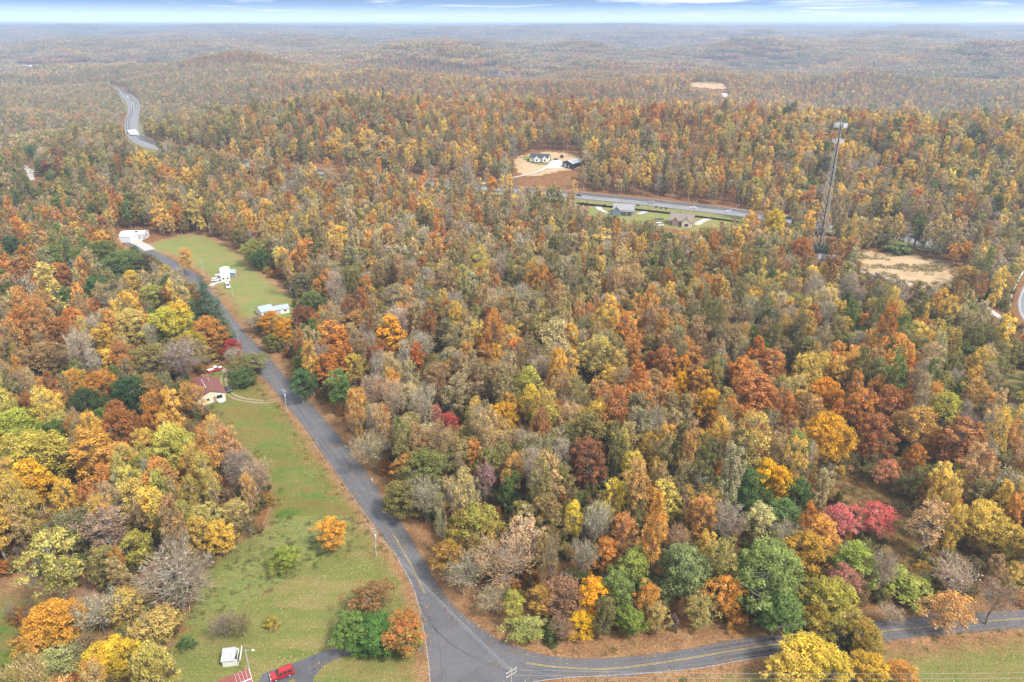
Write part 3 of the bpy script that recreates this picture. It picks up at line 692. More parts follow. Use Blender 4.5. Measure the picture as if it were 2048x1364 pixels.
        tt = np.clip(0.35 + 0.5 * g.random(M), 0, 1); tb = g.random(M)
    return dict(wv=wv, wf=wf, lv=lv, tone=tone, bl=bl, tv=tv, tt=tt, tb=tb, H=H, W=Wd)
def crown_mesh(name, D):
    V = np.concatenate([D['lv'], D['tv']]); n = len(V) // 4; nl = len(D['lv']) // 4
    mi = np.concatenate([np.zeros(nl, int), np.ones(n - nl, int)])
    return npmesh(name, V, np.arange(4 * n), np.full(n, 4), ['leaves', 'twigs'], mi, {'tone': ('FACE', np.concatenate([D['tone'], D['tt']])), 'blend': ('FACE', np.concatenate([D['bl'], D['tb']]))})
def wood_mesh(name, D): return npmesh(name, D['wv'], D['wf'].ravel(), np.full(len(D['wf']), 4), ['bark'])
def joined_mesh(name, D):
    V = np.concatenate([D['lv'], D['tv'], D['wv']]); nl = len(D['lv']) // 4; ntw = len(D['tv']) // 4; o = 4 * (nl + ntw)
    Fi = np.concatenate([np.arange(o), (D['wf'] + o).ravel()]); nf = len(Fi) // 4
    mi = np.concatenate([np.zeros(nl, int), np.ones(ntw, int), np.full(len(D['wf']), 2)])
    z = np.full(len(D['wf']), 0.5)
    return npmesh(name, V, Fi, np.full(nf, 4), ['leaves', 'twigs', 'bark'], mi, {'tone': ('FACE', np.concatenate([D['tone'], D['tt'], z])), 'blend': ('FACE', np.concatenate([D['bl'], D['tb'], z]))})
SPEC = {   # shape: pattern arguments, near version
    'round': dict(kind='round', H=14, Wd=9.5, base=0.2, ncl=105, nleaf=62, lsize=0.215, crad=1.08, twigs=3),
    'airy': dict(kind='round', H=14, Wd=9, base=0.25, ncl=88, nleaf=38, lsize=0.20, crad=1.05, twigs=6),
    'big': dict(kind='round', H=15, Wd=15, base=0.15, ncl=210, nleaf=62, lsize=0.215, crad=1.25, twigs=2),
    'tall': dict(kind='tall', H=18, Wd=6.8, base=0.26, ncl=88, nleaf=58, lsize=0.205, crad=0.95, twigs=4),
    'thin': dict(kind='tall', H=18, Wd=7, base=0.34, ncl=70, nleaf=27, lsize=0.19, crad=1.0, twigs=9),
    'bare': dict(kind='vase', H=15, Wd=9, base=0.28, ncl=90, nleaf=4, lsize=0.22, crad=1.3, twigs=19),
    'pine': dict(kind='pine', H=18, Wd=7, base=0.08, ncl=90, nleaf=84, lsize=0.16, crad=0.95, twigs=0, fill=0.4),
    'shrub': dict(kind='shrub', H=5, Wd=6, base=0.02, ncl=44, nleaf=70, lsize=0.17, crad=0.8, twigs=4),
}
NV = {'round': 7, 'big': 4, 'airy': 6, 'tall': 6, 'thin': 5, 'bare': 4, 'pine': 2, 'shrub': 3}
SHAPES = list(SPEC)
NEARD = {}; NEAR = {}
for si, sh in enumerate(SHAPES):
    NEAR[sh] = []
    for v in range(NV[sh]):
        D = pattern(seed=100 + si * 17 + v, lean=[0, 0.12, -0.1, 0.05, 0.2, -0.18, 0.08][v], **SPEC[sh])
        NEAR[sh].append((crown_mesh('crown', D), wood_mesh('trunk', D), D['H'], D['W']))
        NEARD[sh, v] = D
# patterns used for the instanced masses
patterns = bpy.data.collections.new('tree_patterns')        # not linked to the scene: only instanced
PINFO = []
def add_pattern(me, H_, W_):
    i = len(PINFO)
    o = bpy.data.objects.new('tree_pattern_%03d' % i, me); patterns.objects.link(o); PINFO.append((H_, W_)); return i
L0 = {sh: [add_pattern(joined_mesh('tree_near', NEARD[sh, v]), NEARD[sh, v]['H'], NEARD[sh, v]['W']) for v in range(NV[sh])] for sh in SHAPES}
L1, L2 = {}, {}
for si, sh in enumerate(SHAPES):
    s = dict(SPEC[sh]); L1[sh] = []; L2[sh] = []
    for v in range(3):
        s1 = dict(s, ncl=int(s['ncl'] * 0.6), nleaf=int(s['nleaf'] * 0.42), lsize=s['lsize'] * 1.75, twigs=int(s['twigs'] * 0.4), crad=s['crad'] * 1.15)
        D = pattern(seed=400 + si * 11 + v, **s1); L1[sh].append(add_pattern(joined_mesh('tree_middle', D), D['H'], D['W']))
        s2 = dict(s, ncl=int(s['ncl'] * 0.34), nleaf=max(1, int(s['nleaf'] * 0.16)), lsize=s['lsize'] * 3.1, twigs=int(s['twigs'] * 0.2), crad=s['crad'] * 1.3, limbs=False)
        D = pattern(seed=700 + si * 11 + v, **s2); L2[sh].append(add_pattern(joined_mesh('tree_far', D), D['H'], D['W']))
rng = np.random.default_rng(77)
PATCH = []
for v in range(5):
    g = np.random.default_rng(900 + v); n = 130
    r = 42 * np.sqrt(g.random(n)); a = g.uniform(0, 2 * math.pi, n); cx, cy = r * np.cos(a), r * np.sin(a)
    ch = g.uniform(10, 19, n); cw = g.uniform(2.8, 5.2, n); hue = g.random(n); tn = g.random(n)
    q = 16; ci = np.repeat(np.arange(n), q)
    d = g.normal(size=(n * q, 3)); d /= np.linalg.norm(d, axis=1)[:, None]; d[:, 2] = np.abs(d[:, 2])
    pos = np.column_stack([cx[ci] + d[:, 0] * cw[ci] * .8, cy[ci] + d[:, 1] * cw[ci] * .8, ch[ci] - cw[ci] * 1.4 + d[:, 2] * cw[ci] * 1.3 - (g.random(n * q) < 0.3) * 4])
    V = leafquads(pos, d + np.array((0, 0, .3)) + g.normal(size=(n * q, 3)) * .3, g.uniform(1.1, 2.0, n * q))
    me = npmesh('wood_patch', V, np.arange(len(V)), np.full(n * q, 4), ['far_leaves'], None, {'tone': ('FACE', np.clip(tn[ci] * .6 + .4 * g.random(n * q), 0, 1)), 'blend': ('FACE', np.clip(hue[ci], 0, 1))})
    PATCH.append(add_pattern(me, 1, 1))

# ------------------------------------------------------------------ colours of the season
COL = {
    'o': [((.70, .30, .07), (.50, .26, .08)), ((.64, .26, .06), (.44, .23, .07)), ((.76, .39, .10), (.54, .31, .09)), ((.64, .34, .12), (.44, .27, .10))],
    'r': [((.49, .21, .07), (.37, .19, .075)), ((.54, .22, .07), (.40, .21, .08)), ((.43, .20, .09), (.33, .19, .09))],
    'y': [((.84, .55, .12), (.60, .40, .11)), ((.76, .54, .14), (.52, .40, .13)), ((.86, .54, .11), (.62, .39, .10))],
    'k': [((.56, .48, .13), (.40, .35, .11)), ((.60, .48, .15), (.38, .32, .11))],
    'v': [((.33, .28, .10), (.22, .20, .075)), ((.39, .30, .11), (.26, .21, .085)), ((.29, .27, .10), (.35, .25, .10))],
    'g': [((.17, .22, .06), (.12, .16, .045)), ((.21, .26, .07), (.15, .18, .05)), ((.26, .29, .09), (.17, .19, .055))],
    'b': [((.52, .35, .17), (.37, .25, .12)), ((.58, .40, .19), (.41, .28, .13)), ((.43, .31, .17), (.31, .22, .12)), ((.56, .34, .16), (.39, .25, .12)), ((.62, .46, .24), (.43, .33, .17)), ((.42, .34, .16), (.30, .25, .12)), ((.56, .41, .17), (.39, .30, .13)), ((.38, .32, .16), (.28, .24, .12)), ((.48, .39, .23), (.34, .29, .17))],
    'w': [((.47, .40, .32), (.37, .31, .25)), ((.45, .36, .29), (.36, .28, .22)), ((.41, .34, .28), (.41, .30, .22))],
    'c': [((.50, .13, .10), (.36, .14, .11)), ((.60, .28, .21), (.44, .24, .17))],
    'p': [((.07, .12, .06), (.055, .09, .05)), ((.09, .14, .07), (.06, .10, .055))],
}
SHW = {'o': [('round', 2), ('tall', 5), ('airy', 3)], 'r': [('round', 4), ('tall', 2), ('airy', 2)], 'y': [('tall', 4), ('airy', 3), ('round', 1), ('thin', 2)],
       'k': [('round', 2), ('tall', 3), ('airy', 2)], 'v': [('round', 4), ('airy', 3), ('tall', 2)], 'g': [('round', 4), ('tall', 1)], 'b': [('airy', 4), ('thin', 5), ('round', 1), ('tall', 4), ('bare', 1)],
       'w': [('bare', 5), ('thin', 2)], 'c': [('airy', 3), ('round', 1)], 'p': [('pine', 1)]}
ROWS = [130, 210, 260, 330, 420, 520, 620, 720, 820, 920, 1020, 1120, 3000]
GRID = [["bbwovr"] * 8,
        ["bbwvb", "bwvbb", "bwoyb", "boyrb", "rrobv", "ybbow", "bbwyr", "bbwyv"],
        ["bbwvo", "bbwvb", "borbv", "oobrb", "ooorby", "orroby", "yybogw", "bbwyog"],
        ["vvbbw", "vbbvk", "bbovy", "bbyvoo", "bbvwyo", "orobv", "yobvgy", "ybgoovy"],
        ["vvrbg", "bvoyb", "bbyowr", "bboyw", "bbvyw", "bbvoyy", "bboyvw", "byyvwgb"],
        ["rogvo", "bbyov", "bbwyo", "bowrbo", "bbvwor", "bbyovy", "bbyvo", "borvwb"],
        ["rogwgb", "ybbro", "vvbwo", "bovbwyv", "bvovbbw", "bbvvoyb", "bbyvwrb", "bgyovw"],
        ["oobwwb", "yyogv", "oorbw", "obwvrb", "bbovywb", "bbvowgb", "vvbwygb", "ybvvgo"],
        ["orbwgyb", "gboyb", "oogbw", "bwwbyob", "bwvyob", "oobkbb", "obyvog", "vvywgbb"],
        ["yokgb", "oyykb", "bbwo", "bwbwvb", "bwbvyr", "obyvbb", "oroobr", "ooryvw"],
        ["yykob", "kybwo", "bbwo", "vvbwob", "bwvvyb", "yvwoybb", "gvboobw", "ooyvwbb"],
        ["byrkb", "kybwo", "bbwo", "vbwwb", "bwoyvb", "vvobygb", "boowvb", "byoyb"],
        ["vbok", "wbvo", "bbwo", "bwb", "bbyowk", "bvoogk", "gygob", "byw"]]
def palette(px, py, xy=None):
    l = palette_(px, py, xy)
    if l == 'w' and random.random() < .5: l = 'b'
    if 130 < py < 640 and l in 'or' and random.random() < .38: l = random.choice('bbbvk')
    if py <= 640 and l == 'b' and random.random() < .12: l = random.choice('vw')
    return l
def palette_(px, py, xy=None):
    r = next(i for i, v in enumerate(ROWS) if py < v)
    c = int(min(7, max(0, (px + random.gauss(0, 60)) // 256)))
    if random.random() < 0.25: r = min(len(ROWS) - 1, max(0, r + random.choice((-1, 1))))
    st = GRID[r][c]
    if xy is None: return random.choice(st)
    k = float(vnoise(xy[0] / 26 + 50, xy[1] / 26 + 50)) * 2.6 + random.random() * 0.55
    return st[int((k % 1.0) * len(st)) % len(st)]
def pick_color(l):
    a, b = random.choice(COL[l]); k = random.uniform(0.82, 1.18)
    j = lambda c: tuple(min(0.9, v * k * random.uniform(0.93, 1.07)) for v in c)
    return j(a), j(b)
def pick_shape(l):
    s = SHW[l]; return random.choices([a for a, _ in s], [b for _, b in s])[0]

# what the photograph keeps open to view: no tree crown may stand before these
KEEP = [
 [(425, 838), (470, 812), (560, 806), (598, 845), (640, 905), (690, 975), (740, 1045), (790, 1120), (830, 1200), (850, 1290), (855, 1500), (410, 1500), (395, 1330), (385, 1290), (400, 1200), (400, 1155), (440, 1125), (520, 1070), (550, 1020), (535, 960), (490, 900), (440, 865)],
 [(415, 575), (437, 590), (470, 630), (520, 690), (600, 780), (650, 835), (700, 900), (745, 960), (790, 1030), (835, 1095), (870, 1160), (900, 1210), (960, 1265), (1050, 1300), (1150, 1322), (1300, 1320), (1440, 1294), (1520, 1285), (1620, 1300), (1600, 1500), (860, 1500), (830, 1200), (770, 1090), (660, 930), (560, 800), (500, 735), (450, 665), (420, 610)],
 [(1770, 1235), (2048, 1212), (2300, 1195), (2300, 1500), (1500, 1500), (1560, 1330), (1770, 1290)],
 [(303, 511), (305, 480), (390, 468), (440, 480), (485, 508), (540, 560), (585, 605), (585, 650), (560, 655), (520, 640), (490, 645), (470, 650), (430, 600), (400, 570), (350, 535)],
 [(388, 755), (430, 750), (465, 790), (452, 812), (405, 812)],
 [(415, 735), (450, 726), (490, 710), (520, 712), (575, 785), (595, 805), (450, 810), (436, 760)],
 [(228, 460), (300, 457), (332, 475), (300, 505), (240, 482)],
 [(1030, 320), (1060, 303), (1160, 302), (1170, 330), (1140, 342), (1090, 347), (1035, 357)],
 [(950, 371), (1100, 383), (1200, 392), (1400, 415), (1530, 431), (1530, 441), (1400, 427), (1200, 402), (1090, 392), (950, 379)],
 [(1150, 398), (1500, 425), (1495, 436), (1410, 448), (1400, 458), (1310, 455), (1320, 435), (1270, 432), (1215, 430), (1190, 420), (1160, 408)],
 [(238, 183), (262, 190), (282, 240), (285, 268), (320, 288), (310, 297), (262, 288), (248, 250), (252, 215), (238, 190)],
 [(482, 323), (500, 325), (502, 333), (482, 331)], [(1565, 434), (1612, 440), (1612, 449), (1565, 444)], [(580, 336), (602, 339), (602, 346), (580, 344)], [(632, 343), (655, 346), (655, 353), (632, 350)], [(825, 359), (850, 362), (850, 372), (815, 370)], [(858, 362), (900, 366), (900, 378), (858, 374)],
 [(1705, 513), (1740, 503), (1795, 499), (1865, 520), (1912, 545), (1925, 573), (1870, 578), (1790, 564), (1725, 548)],
 [(1942, 596), (1962, 600), (2014, 632), (2016, 646), (1996, 640), (1950, 612)],
 [(2048, 530), (2018, 595), (2026, 648), (2060, 668), (2200, 700), (2200, 450)],
 [(-100, 1150), (60, 1155), (230, 1190), (215, 1210), (60, 1205), (20, 1225), (30, 1330), (-100, 1360)],
 [(1655, 955), (1700, 955), (1800, 1000), (1850, 1050), (1840, 1150), (1790, 1150), (1770, 1080), (1665, 985)],
 [(2000, 748), (2060, 742), (2060, 795), (2015, 790)],
 [(1618, 468), (1640, 468), (1690, 522), (1625, 530)],
 [(45, 340), (70, 338), (80, 362), (60, 366)],
 [(1385, 166), (1450, 170), (1455, 178), (1380, 173)], [(1440, 180), (1456, 181), (1456, 192), (1440, 191)], [(42, 126), (80, 126), (82, 136), (42, 136)],
 [(405, 512), (560, 560), (600, 640), (570, 660), (500, 640), (400, 570)],
]
def visible_clear(x, y, gz, h, r):
    """True where a tree of this size hides none of the open ground (arrays)"""
    bad = np.zeros(x.shape, bool)
    for (ox, oz) in ((0, 0), (0, 0.35), (0, 0.65), (0, 0.97), (-0.8, 0.6), (0.8, 0.6)):
        px, py, _ = proj(x + ox * r, y, gz + oz * h)
        for poly in KEEP:
            bad |= inpoly(px, py, poly)
    return ~bad

# ------------------------------------------------------------------ single trees
placed = []        # x, y, radius, height
def add_tree(x, y, gz, H, Wm, shape, ca, cb, label, name='tree', v=None, rz=None, cat='tree', group='trees of the autumn woods'):
    v = random.randrange(NV[shape]) if v is None else v
    cm, wm, H0, W0 = NEAR[shape][v]
    t = root(name, (x, y, gz - 0.05), random.uniform(0, 6.283) if rz is None else rz, label, cat, group)
    sc = (Wm / W0 * random.uniform(.95, 1.05), Wm / W0 * random.uniform(.95, 1.05), H / H0)
    for nm, me in (('trunk', wm), ('crown', cm)):
        if shape == 'shrub': nm = {'trunk': 'stem', 'crown': 'foliage'}[nm]
        o = link(nm, me, t); o.scale = sc
        if nm in ('crown', 'foliage'):
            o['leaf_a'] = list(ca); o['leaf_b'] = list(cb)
    placed.append((x, y, Wm / 2, H))
    return t
def col(code): return COL[code[0]][int(code[1])]
PINKB = ((.44, .34, .33), (.34, .27, .27))
GOLD = ((.86, .50, .04), (.66, .36, .04)); AMBER = ((.72, .36, .06), (.44, .30, .07)); CRIM = ((.66, .09, .09), (.50, .10, .09)); LIME = ((.42, .46, .10), (.26, .32, .08))
PALEG = ((.26, .32, .12), (.17, .22, .08)); OLIVE = ((.30, .27, .09), (.22, .19, .08)); RUSTB = ((.36, .15, .075), (.26, .13, .07)); GREENB = ((.14, .24, .06), (.10, .18, .05))
TAN = ((.50, .30, .16), (.34, .21, .12)); OLTAN = ((.46, .39, .18), (.32, .27, .13)); SALM = ((.60, .26, .20), (.36, .22, .16)); YELG = ((.74, .60, .12), (.46, .42, .10))
GREY = ((.46, .43, .38), (.36, .33, .29)); MAUVE = ((.36, .30, .31), (.28, .24, .25)); BROWN = ((.36, .23, .13), (.26, .17, .10))
HAND = [
 # px, top py, width px, shape, height m, colours, label, base name
 (752, 1238, 118, 'round', 7.5, GREENB, 'deep green round tree between the driveway and the junction', 'maple_tree'),
 (706, 1232, 74, 'round', 8, ((.22, .30, .08), (.13, .22, .05)), 'yellowish green tree at the left of the clump where the driveway vanishes', 'maple_tree'),
 (808, 1242, 88, 'round', 7.5, ((.58, .20, .07), (.24, .28, .07)), 'green tree blushing orange red right beside the junction', 'maple_tree'),
 (736, 1170, 96, 'airy', 9.5, ((.38, .19, .08), (.28, .20, .08)), 'rusty brown conical tree behind the green clump by the junction', 'maple_tree'),
 (562, 1098, 56, 'round', 6.5, ((.30, .36, .07), (.36, .34, .07)), 'small bright green and yellow tree alone on the lawn', 'small_tree'),
 (661, 1034, 56, 'round', 10, ((.95, .45, .05), (.62, .38, .12)), 'small tree with orange top and bare grey base alone on the meadow', 'small_tree'),
 (445, 1232, 62, 'bare', 6, ((.26, .22, .20), (.20, .17, .15)), 'leafless dark twigged tree on the left behind the white shed', 'small_tree'),
 (481, 1232, 50, 'bare', 6, ((.26, .24, .10), (.22, .20, .10)), 'small sparse olive tree on the right behind the white shed', 'small_tree'),
 (88, 1208, 112, 'round', 12, ((.82, .42, .06), (.60, .33, .06)), 'bright orange gold maple in the bottom left corner', 'maple_tree'),
 (70, 1262, 80, 'round', 9, ((.66, .32, .08), (.56, .44, .10)), 'lower orange and yellow tree touching the bottom left maple', 'maple_tree'),
 (345, 1118, 150, 'bare', 14, ((.36, .33, .30), (.30, .27, .24)), 'big leafless grey tree leaning over the lawn edge', 'bare_tree'),
 (250, 1180, 80, 'airy', 10, ((.66, .44, .12), (.38, .30, .12)), 'yellow brown thin tree left of the big leafless tree', 'tree'),
 (190, 1195, 90, 'bare', 10, ((.44, .44, .38), (.34, .33, .27)), 'pale tangled bare tree behind the bottom left maple', 'bare_tree'),
 (310, 1225, 88, 'airy', 8.5, ((.62, .42, .14), (.40, .34, .12)), 'sandy yellow tree under the big leafless tree', 'tree'),
 (215, 1290, 110, 'airy', 7, ((.76, .50, .05), (.50, .38, .06)), 'golden yellow bushy tree at the bottom edge of the photo', 'tree'),
 (110, 1300, 90, 'airy', 8, ((.42, .42, .16), (.32, .30, .14)), 'grey green tangled tree at the bottom left edge', 'tree'),
 (370, 1275, 34, 'shrub', 2.6, ((.16, .24, .08), (.12, .18, .07)), 'dark green bush at the foot of the big leafless tree', 'bush'),
 (541, 1233, 34, 'shrub', 2.4, ((.46, .40, .07), (.40, .24, .08)), 'small round yellow and orange bush alone on the lawn', 'bush'),
 (210, 1018, 84, 'thin', 15, ((.44, .29, .22), (.32, .22, .15)), 'pinkish brown thinning tree standing forward from the left wood', 'tree'),
 (128, 1028, 110, 'round', 12, ((.26, .22, .11), (.20, .17, .09)), 'broad dark olive brown tree at the front of the left wood', 'oak_tree'),
 (268, 1060, 64, 'airy', 12, ((.52, .44, .09), (.36, .33, .09)), 'yellow olive tree right of the pinkish brown tree', 'tree'),
 (405, 1010, 62, 'airy', 10, ((.64, .52, .17), (.44, .36, .14)), 'pale yellow tree at the right front of the left wood', 'tree'),
 (468, 1000, 52, 'airy', 10, ((.60, .46, .17), (.42, .32, .15)), 'soft yellow brown tree at the meadow corner of the left wood', 'tree'),
 (445, 850, 52, 'airy', 16, ((.72, .36, .12), (.40, .28, .2)), 'peach orange tree on the upper meadow side of the left wood', 'tree'),
 (505, 925, 70, 'bare', 14, ((.52, .41, .33), (.42, .33, .27)), 'pale bare tree standing out from the left wood onto the meadow', 'bare_tree'),
 (490, 945, 34, 'airy', 15, ((.80, .42, .08), (.5, .4, .3)), 'slim orange topped tree just before the pale meadow edge tree', 'tree'),
 (470, 905, 60, 'bare', 14, MAUVE, 'mauve grey bare tree behind the orange topped meadow edge tree', 'bare_tree'),
 (330, 850, 92, 'round', 17, ((.66, .58, .14), (.46, .42, .11)), 'large lemon green tree in the middle of the left wood', 'tree'),
 (60, 866, 150, 'round', 16, ((.56, .44, .09), (.40, .33, .08)), 'very broad old gold tree at the left edge of the photo', 'tree'),
 (58, 918, 62, 'tall', 17, GOLD, 'golden yellow tree below the very broad old gold tree', 'tree'),
 (118, 960, 54, 'airy', 16, ((.80, .48, .08), (.55, .36, .08)), 'bright amber yellow tree right of the golden left edge tree', 'tree'),
 (160, 872, 84, 'tall', 18, ((.68, .36, .07), (.48, .30, .08)), 'tall amber tree at the heart of the left wood', 'tree'),
 (232, 820, 84, 'round', 16, ((.46, .19, .06), (.36, .17, .06)), 'rust red brown oak right behind the tall amber tree', 'oak_tree'),
 (20, 818, 110, 'round', 14, ((.46, .46, .08), (.34, .36, .07)), 'lime green broad tree at the left edge above the old gold tree', 'tree'),
 (250, 754, 84, 'round', 15, ((.09, .15, .06), (.065, .11, .045)), 'dark green round tree left of the cream house', 'oak_tree'),
 (160, 778, 66, 'round', 14, ((.09, .13, .05), (.07, .10, .045)), 'darker green round tree further left of the cream house', 'oak_tree'),
 (190, 744, 74, 'round', 14, ((.66, .30, .06), (.50, .25, .07)), 'orange round tree just behind the two dark green trees', 'maple_tree'),
 (376, 764, 50, 'airy', 13, ((.70, .38, .11), (.50, .30, .1)), 'orange tree touching the left corner of the cream house', 'tree'),
 (490, 712, 78, 'round', 7, ((.24, .24, .08), (.28, .18, .08)), 'olive and brown tree inside the loop drive by the cream house', 'tree'),
 (485, 738, 58, 'round', 6, ((.12, .18, .06), (.14, .18, .06)), 'dark green lower tree inside the loop drive', 'tree'),
 (461, 698, 34, 'bare', 7, GREY, 'small pale bare tree beside the red and white pickup', 'bare_tree'),
 (462, 676, 36, 'round', 8, ((.50, .07, .07), (.36, .08, .07)), 'dark crimson small tree beside the mailboxes', 'maple_tree'),
 (350, 690, 84, 'bare', 15, ((.36, .29, .32), (.28, .23, .25)), 'purple grey bare tree behind the cream house', 'bare_tree'),
 (300, 690, 90, 'airy', 15, ((.34, .27, .09), (.24, .19, .08)), 'dark olive tree left of the purple grey bare tree', 'tree'),
 (325, 615, 82, 'round', 17, ((.64, .56, .09), (.42, .40, .08)), 'large yellow green tree beside the pines', 'tree'),
 (345, 605, 60, 'tall', 18, ((.80, .52, .05), (.56, .40, .07)), 'bright yellow tree top behind the large yellow green tree', 'tree'),
 (408, 632, 78, 'round', 16, ((.62, .29, .07), (.44, .24, .07)), 'amber orange tree between the yellow tree and the road', 'oak_tree'),
 (375, 660, 60, 'round', 14, ((.50, .38, .06), (.36, .30, .06)), 'golden olive tree in front of the amber orange tree', 'tree'),
 (255, 618, 76, 'round', 16, ((.70, .52, .17), (.50, .40, .14)), 'pale straw yellow tree left of the yellow green tree', 'tree'),
 (190, 650, 50, 'tall', 17, ((.70, .42, .07), (.46, .33, .08)), 'slim golden tree in the left wood', 'tree'),
 (110, 632, 56, 'round', 15, ((.50, .22, .07), (.36, .19, .07)), 'round rust orange tree far up in the left wood', 'tree'),
 (80, 685, 88, 'airy', 14, ((.42, .26, .12), (.32, .22, .1)), 'broad brown tree at left with grey twigs', 'tree'),
 (400, 546, 52, 'pine', 26, ((.17, .23, .13), (.12, .17, .10)), 'tallest dark pine beside the upper road', 'pine_tree'),
 (380, 592, 46, 'pine', 17, ((.16, .23, .11), (.11, .16, .08)), 'shorter pine leaning left of the tallest pine', 'pine_tree'),
 (428, 584, 50, 'pine', 24, ((.16, .22, .14), (.11, .16, .10)), 'pine nearest the road at the right of the three', 'pine_tree'),
 (365, 494, 34, 'airy', 15, ((.82, .46, .12), (.60, .36, .12)), 'slim leaning orange tree alone beside the upper road', 'tree'),
 (240, 500, 78, 'round', 15, ((.22, .27, .09), (.15, .20, .07)), 'broad green tree at the curve of the upper road', 'oak_tree'),
 (205, 478, 60, 'round', 15, ((.26, .27, .07), (.17, .21, .06)), 'olive green tree left of the broad green tree', 'oak_tree'),
 (285, 505, 44, 'round', 12, ((.24, .18, .11), (.18, .14, .09)), 'dark brown tree where the upper road disappears', 'tree'),
 (117, 570, 48, 'round', 13, ((.17, .25, .07), (.12, .18, .06)), 'clear green round tree in the upper left wood', 'oak_tree'),
 (183, 555, 44, 'tall', 15, ((.11, .19, .06), (.08, .13, .05)), 'dark green upright tree in the upper left wood', 'tree'),
 (300, 568, 46, 'airy', 13, ((.56, .52, .12), (.40, .37, .1)), 'soft yellow green tree just left of the pines', 'tree'),
 (258, 540, 40, 'round', 13, ((.82, .56, .1), (.55, .4, .09)), 'yellow tree in front of the broad green tree', 'tree'),
 (110, 524, 54, 'round', 14, ((.58, .25, .07), (.42, .2, .07)), 'round orange tree left of the olive green one', 'tree'),
 (20, 470, 50, 'round', 15, ((.12, .17, .07), (.09, .13, .05)), 'dark green tree at the upper left edge', 'oak_tree'),
 (508, 478, 56, 'round', 14, ((.44, .40, .10), (.30, .28, .08)), 'yellow olive tree at the far corner of the upper meadow', 'tree'),
 (520, 498, 42, 'round', 11, ((.14, .20, .07), (.11, .16, .06)), 'green round tree right of the yellow olive one', 'tree'),
 (622, 580, 60, 'round', 12, ((.24, .27, .09), (.16, .18, .07)), 'green spreading tree right of the blue roofed house', 'oak_tree'),
 (605, 545, 50, 'round', 12, ((.28, .25, .13), (.22, .18, .1)), 'grey olive tree behind the green spreading one', 'oak_tree'),
 (540, 622, 50, 'round', 11, ((.78, .34, .04), (.52, .27, .05)), 'vivid orange maple before the blue roofed house', 'maple_tree'),
 (563, 640, 36, 'tall', 12, ((.86, .42, .03), (.66, .34, .04)), 'slim golden orange tree before the white camper', 'maple_tree'),
 (600, 612, 52, 'airy', 11, RUSTB, 'rusty brown tree right of the white camper', 'tree'),
 (515, 632, 48, 'airy', 7, ((.36, .27, .20), (.28, .22, .16)), 'grey brown low tree between upper road and vivid maple', 'tree'),
 (545, 668, 44, 'round', 7, ((.22, .22, .06), (.26, .20, .06)), 'dark olive low tree beneath the vivid orange maple', 'tree'),
 (462, 640, 5, 'bare', 1.5, GREY, None, 'tree'),
 (600, 738, 48, 'tall', 13, ((.13, .22, .08), (.10, .16, .06)), 'green tree overhanging the right side of the road', 'tree'),
 (680, 744, 50, 'tall', 15, ((.20, .30, .09), (.15, .22, .07)), 'light green tree among the orange ones near the road', 'tree'),
 (672, 646, 66, 'tall', 18, ((.78, .34, .07), (.60, .27, .07)), 'big orange tree above the road, left of the bright yellow one', 'maple_tree'),
 (650, 706, 52, 'tall', 16, ((.58, .22, .05), (.46, .20, .06)), 'burnt orange tree directly behind the light green one', 'maple_tree'),
 (682, 690, 48, 'tall', 16, ((.60, .24, .06), (.46, .21, .06)), 'burnt orange tree between the big orange and yellow trees', 'maple_tree'),
 (708, 706, 40, 'airy', 14, ((.76, .58, .08), (.40, .28, .15)), 'yellow topped brown tree above the leaning bare trees', 'tree'),
 (780, 628, 54, 'tall', 20, ((.84, .42, .05), (.62, .36, .06)), 'tall flame orange and yellow tree in the near wood', 'maple_tree'),
 (832, 684, 32, 'tall', 15, ((.64, .22, .05), (.48, .18, .06)), 'small fiery orange tree right of the tall flame one', 'maple_tree'),
 (782, 735, 40, 'airy', 18, ((.80, .38, .06), (.5, .28, .1)), 'orange topped tree behind two leaning white trunks', 'tree'),
 (745, 752, 50, 'bare', 16, ((.54, .42, .33), (.42, .34, .28)), 'tan bare tree leaning left near the road', 'bare_tree'),
 (785, 760, 46, 'bare', 19, ((.56, .47, .38), (.44, .37, .30)), 'pale bare tree with a straight white trunk', 'bare_tree'),
 (846, 775, 50, 'bare', 17, ((.48, .46, .40), (.40, .37, .32)), 'grey white bare tree right of the straight white trunk', 'bare_tree'),
 (838, 665, 50, 'bare', 15, ((.50, .48, .44), (.42, .40, .36)), 'whitish bare tree behind the small fiery orange tree', 'bare_tree'),
 (915, 745, 56, 'airy', 17, ((.46, .36, .20), (.34, .28, .15)), 'tan round crowned tree with thin pale trunks', 'tree'),
 (870, 722, 60, 'airy', 15, ((.46, .28, .13), (.36, .23, .12)), 'orange brown broad tree behind the tan crowned tree', 'tree'),
 (897, 825, 36, 'airy', 8, ((.52, .09, .08), (.38, .1, .09)), 'small crimson tree in the middle of the near wood', 'maple_tree'),
 (870, 808, 26, 'airy', 9, ((.62, .24, .18), (.40, .2, .15)), 'pink red sapling left of the small crimson tree', 'maple_tree'),
 (1004, 806, 54, 'round', 14, ((.70, .38, .04), (.50, .29, .05)), 'amber gold mushroom shaped tree', 'tree'),
 (1058, 732, 58, 'airy', 18, ((.62, .54, .11), (.42, .40, .1)), 'tall lemon green tree above the yellow pair', 'tree'),
 (1062, 768, 46, 'airy', 16, ((.86, .60, .09), (.60, .44, .09)), 'bright yellow tree in the centre of the wood', 'tree'),
 (1195, 674, 60, 'thin', 20, ((.70, .54, .13), (.48, .38, .13)), 'tall thin yellow tree left of the orange column', 'tree'),
 (1262, 622, 40, 'tall', 22, ((.72, .32, .09), (.58, .28, .08)), 'tall orange column shaped tree, upper one', 'tree'),
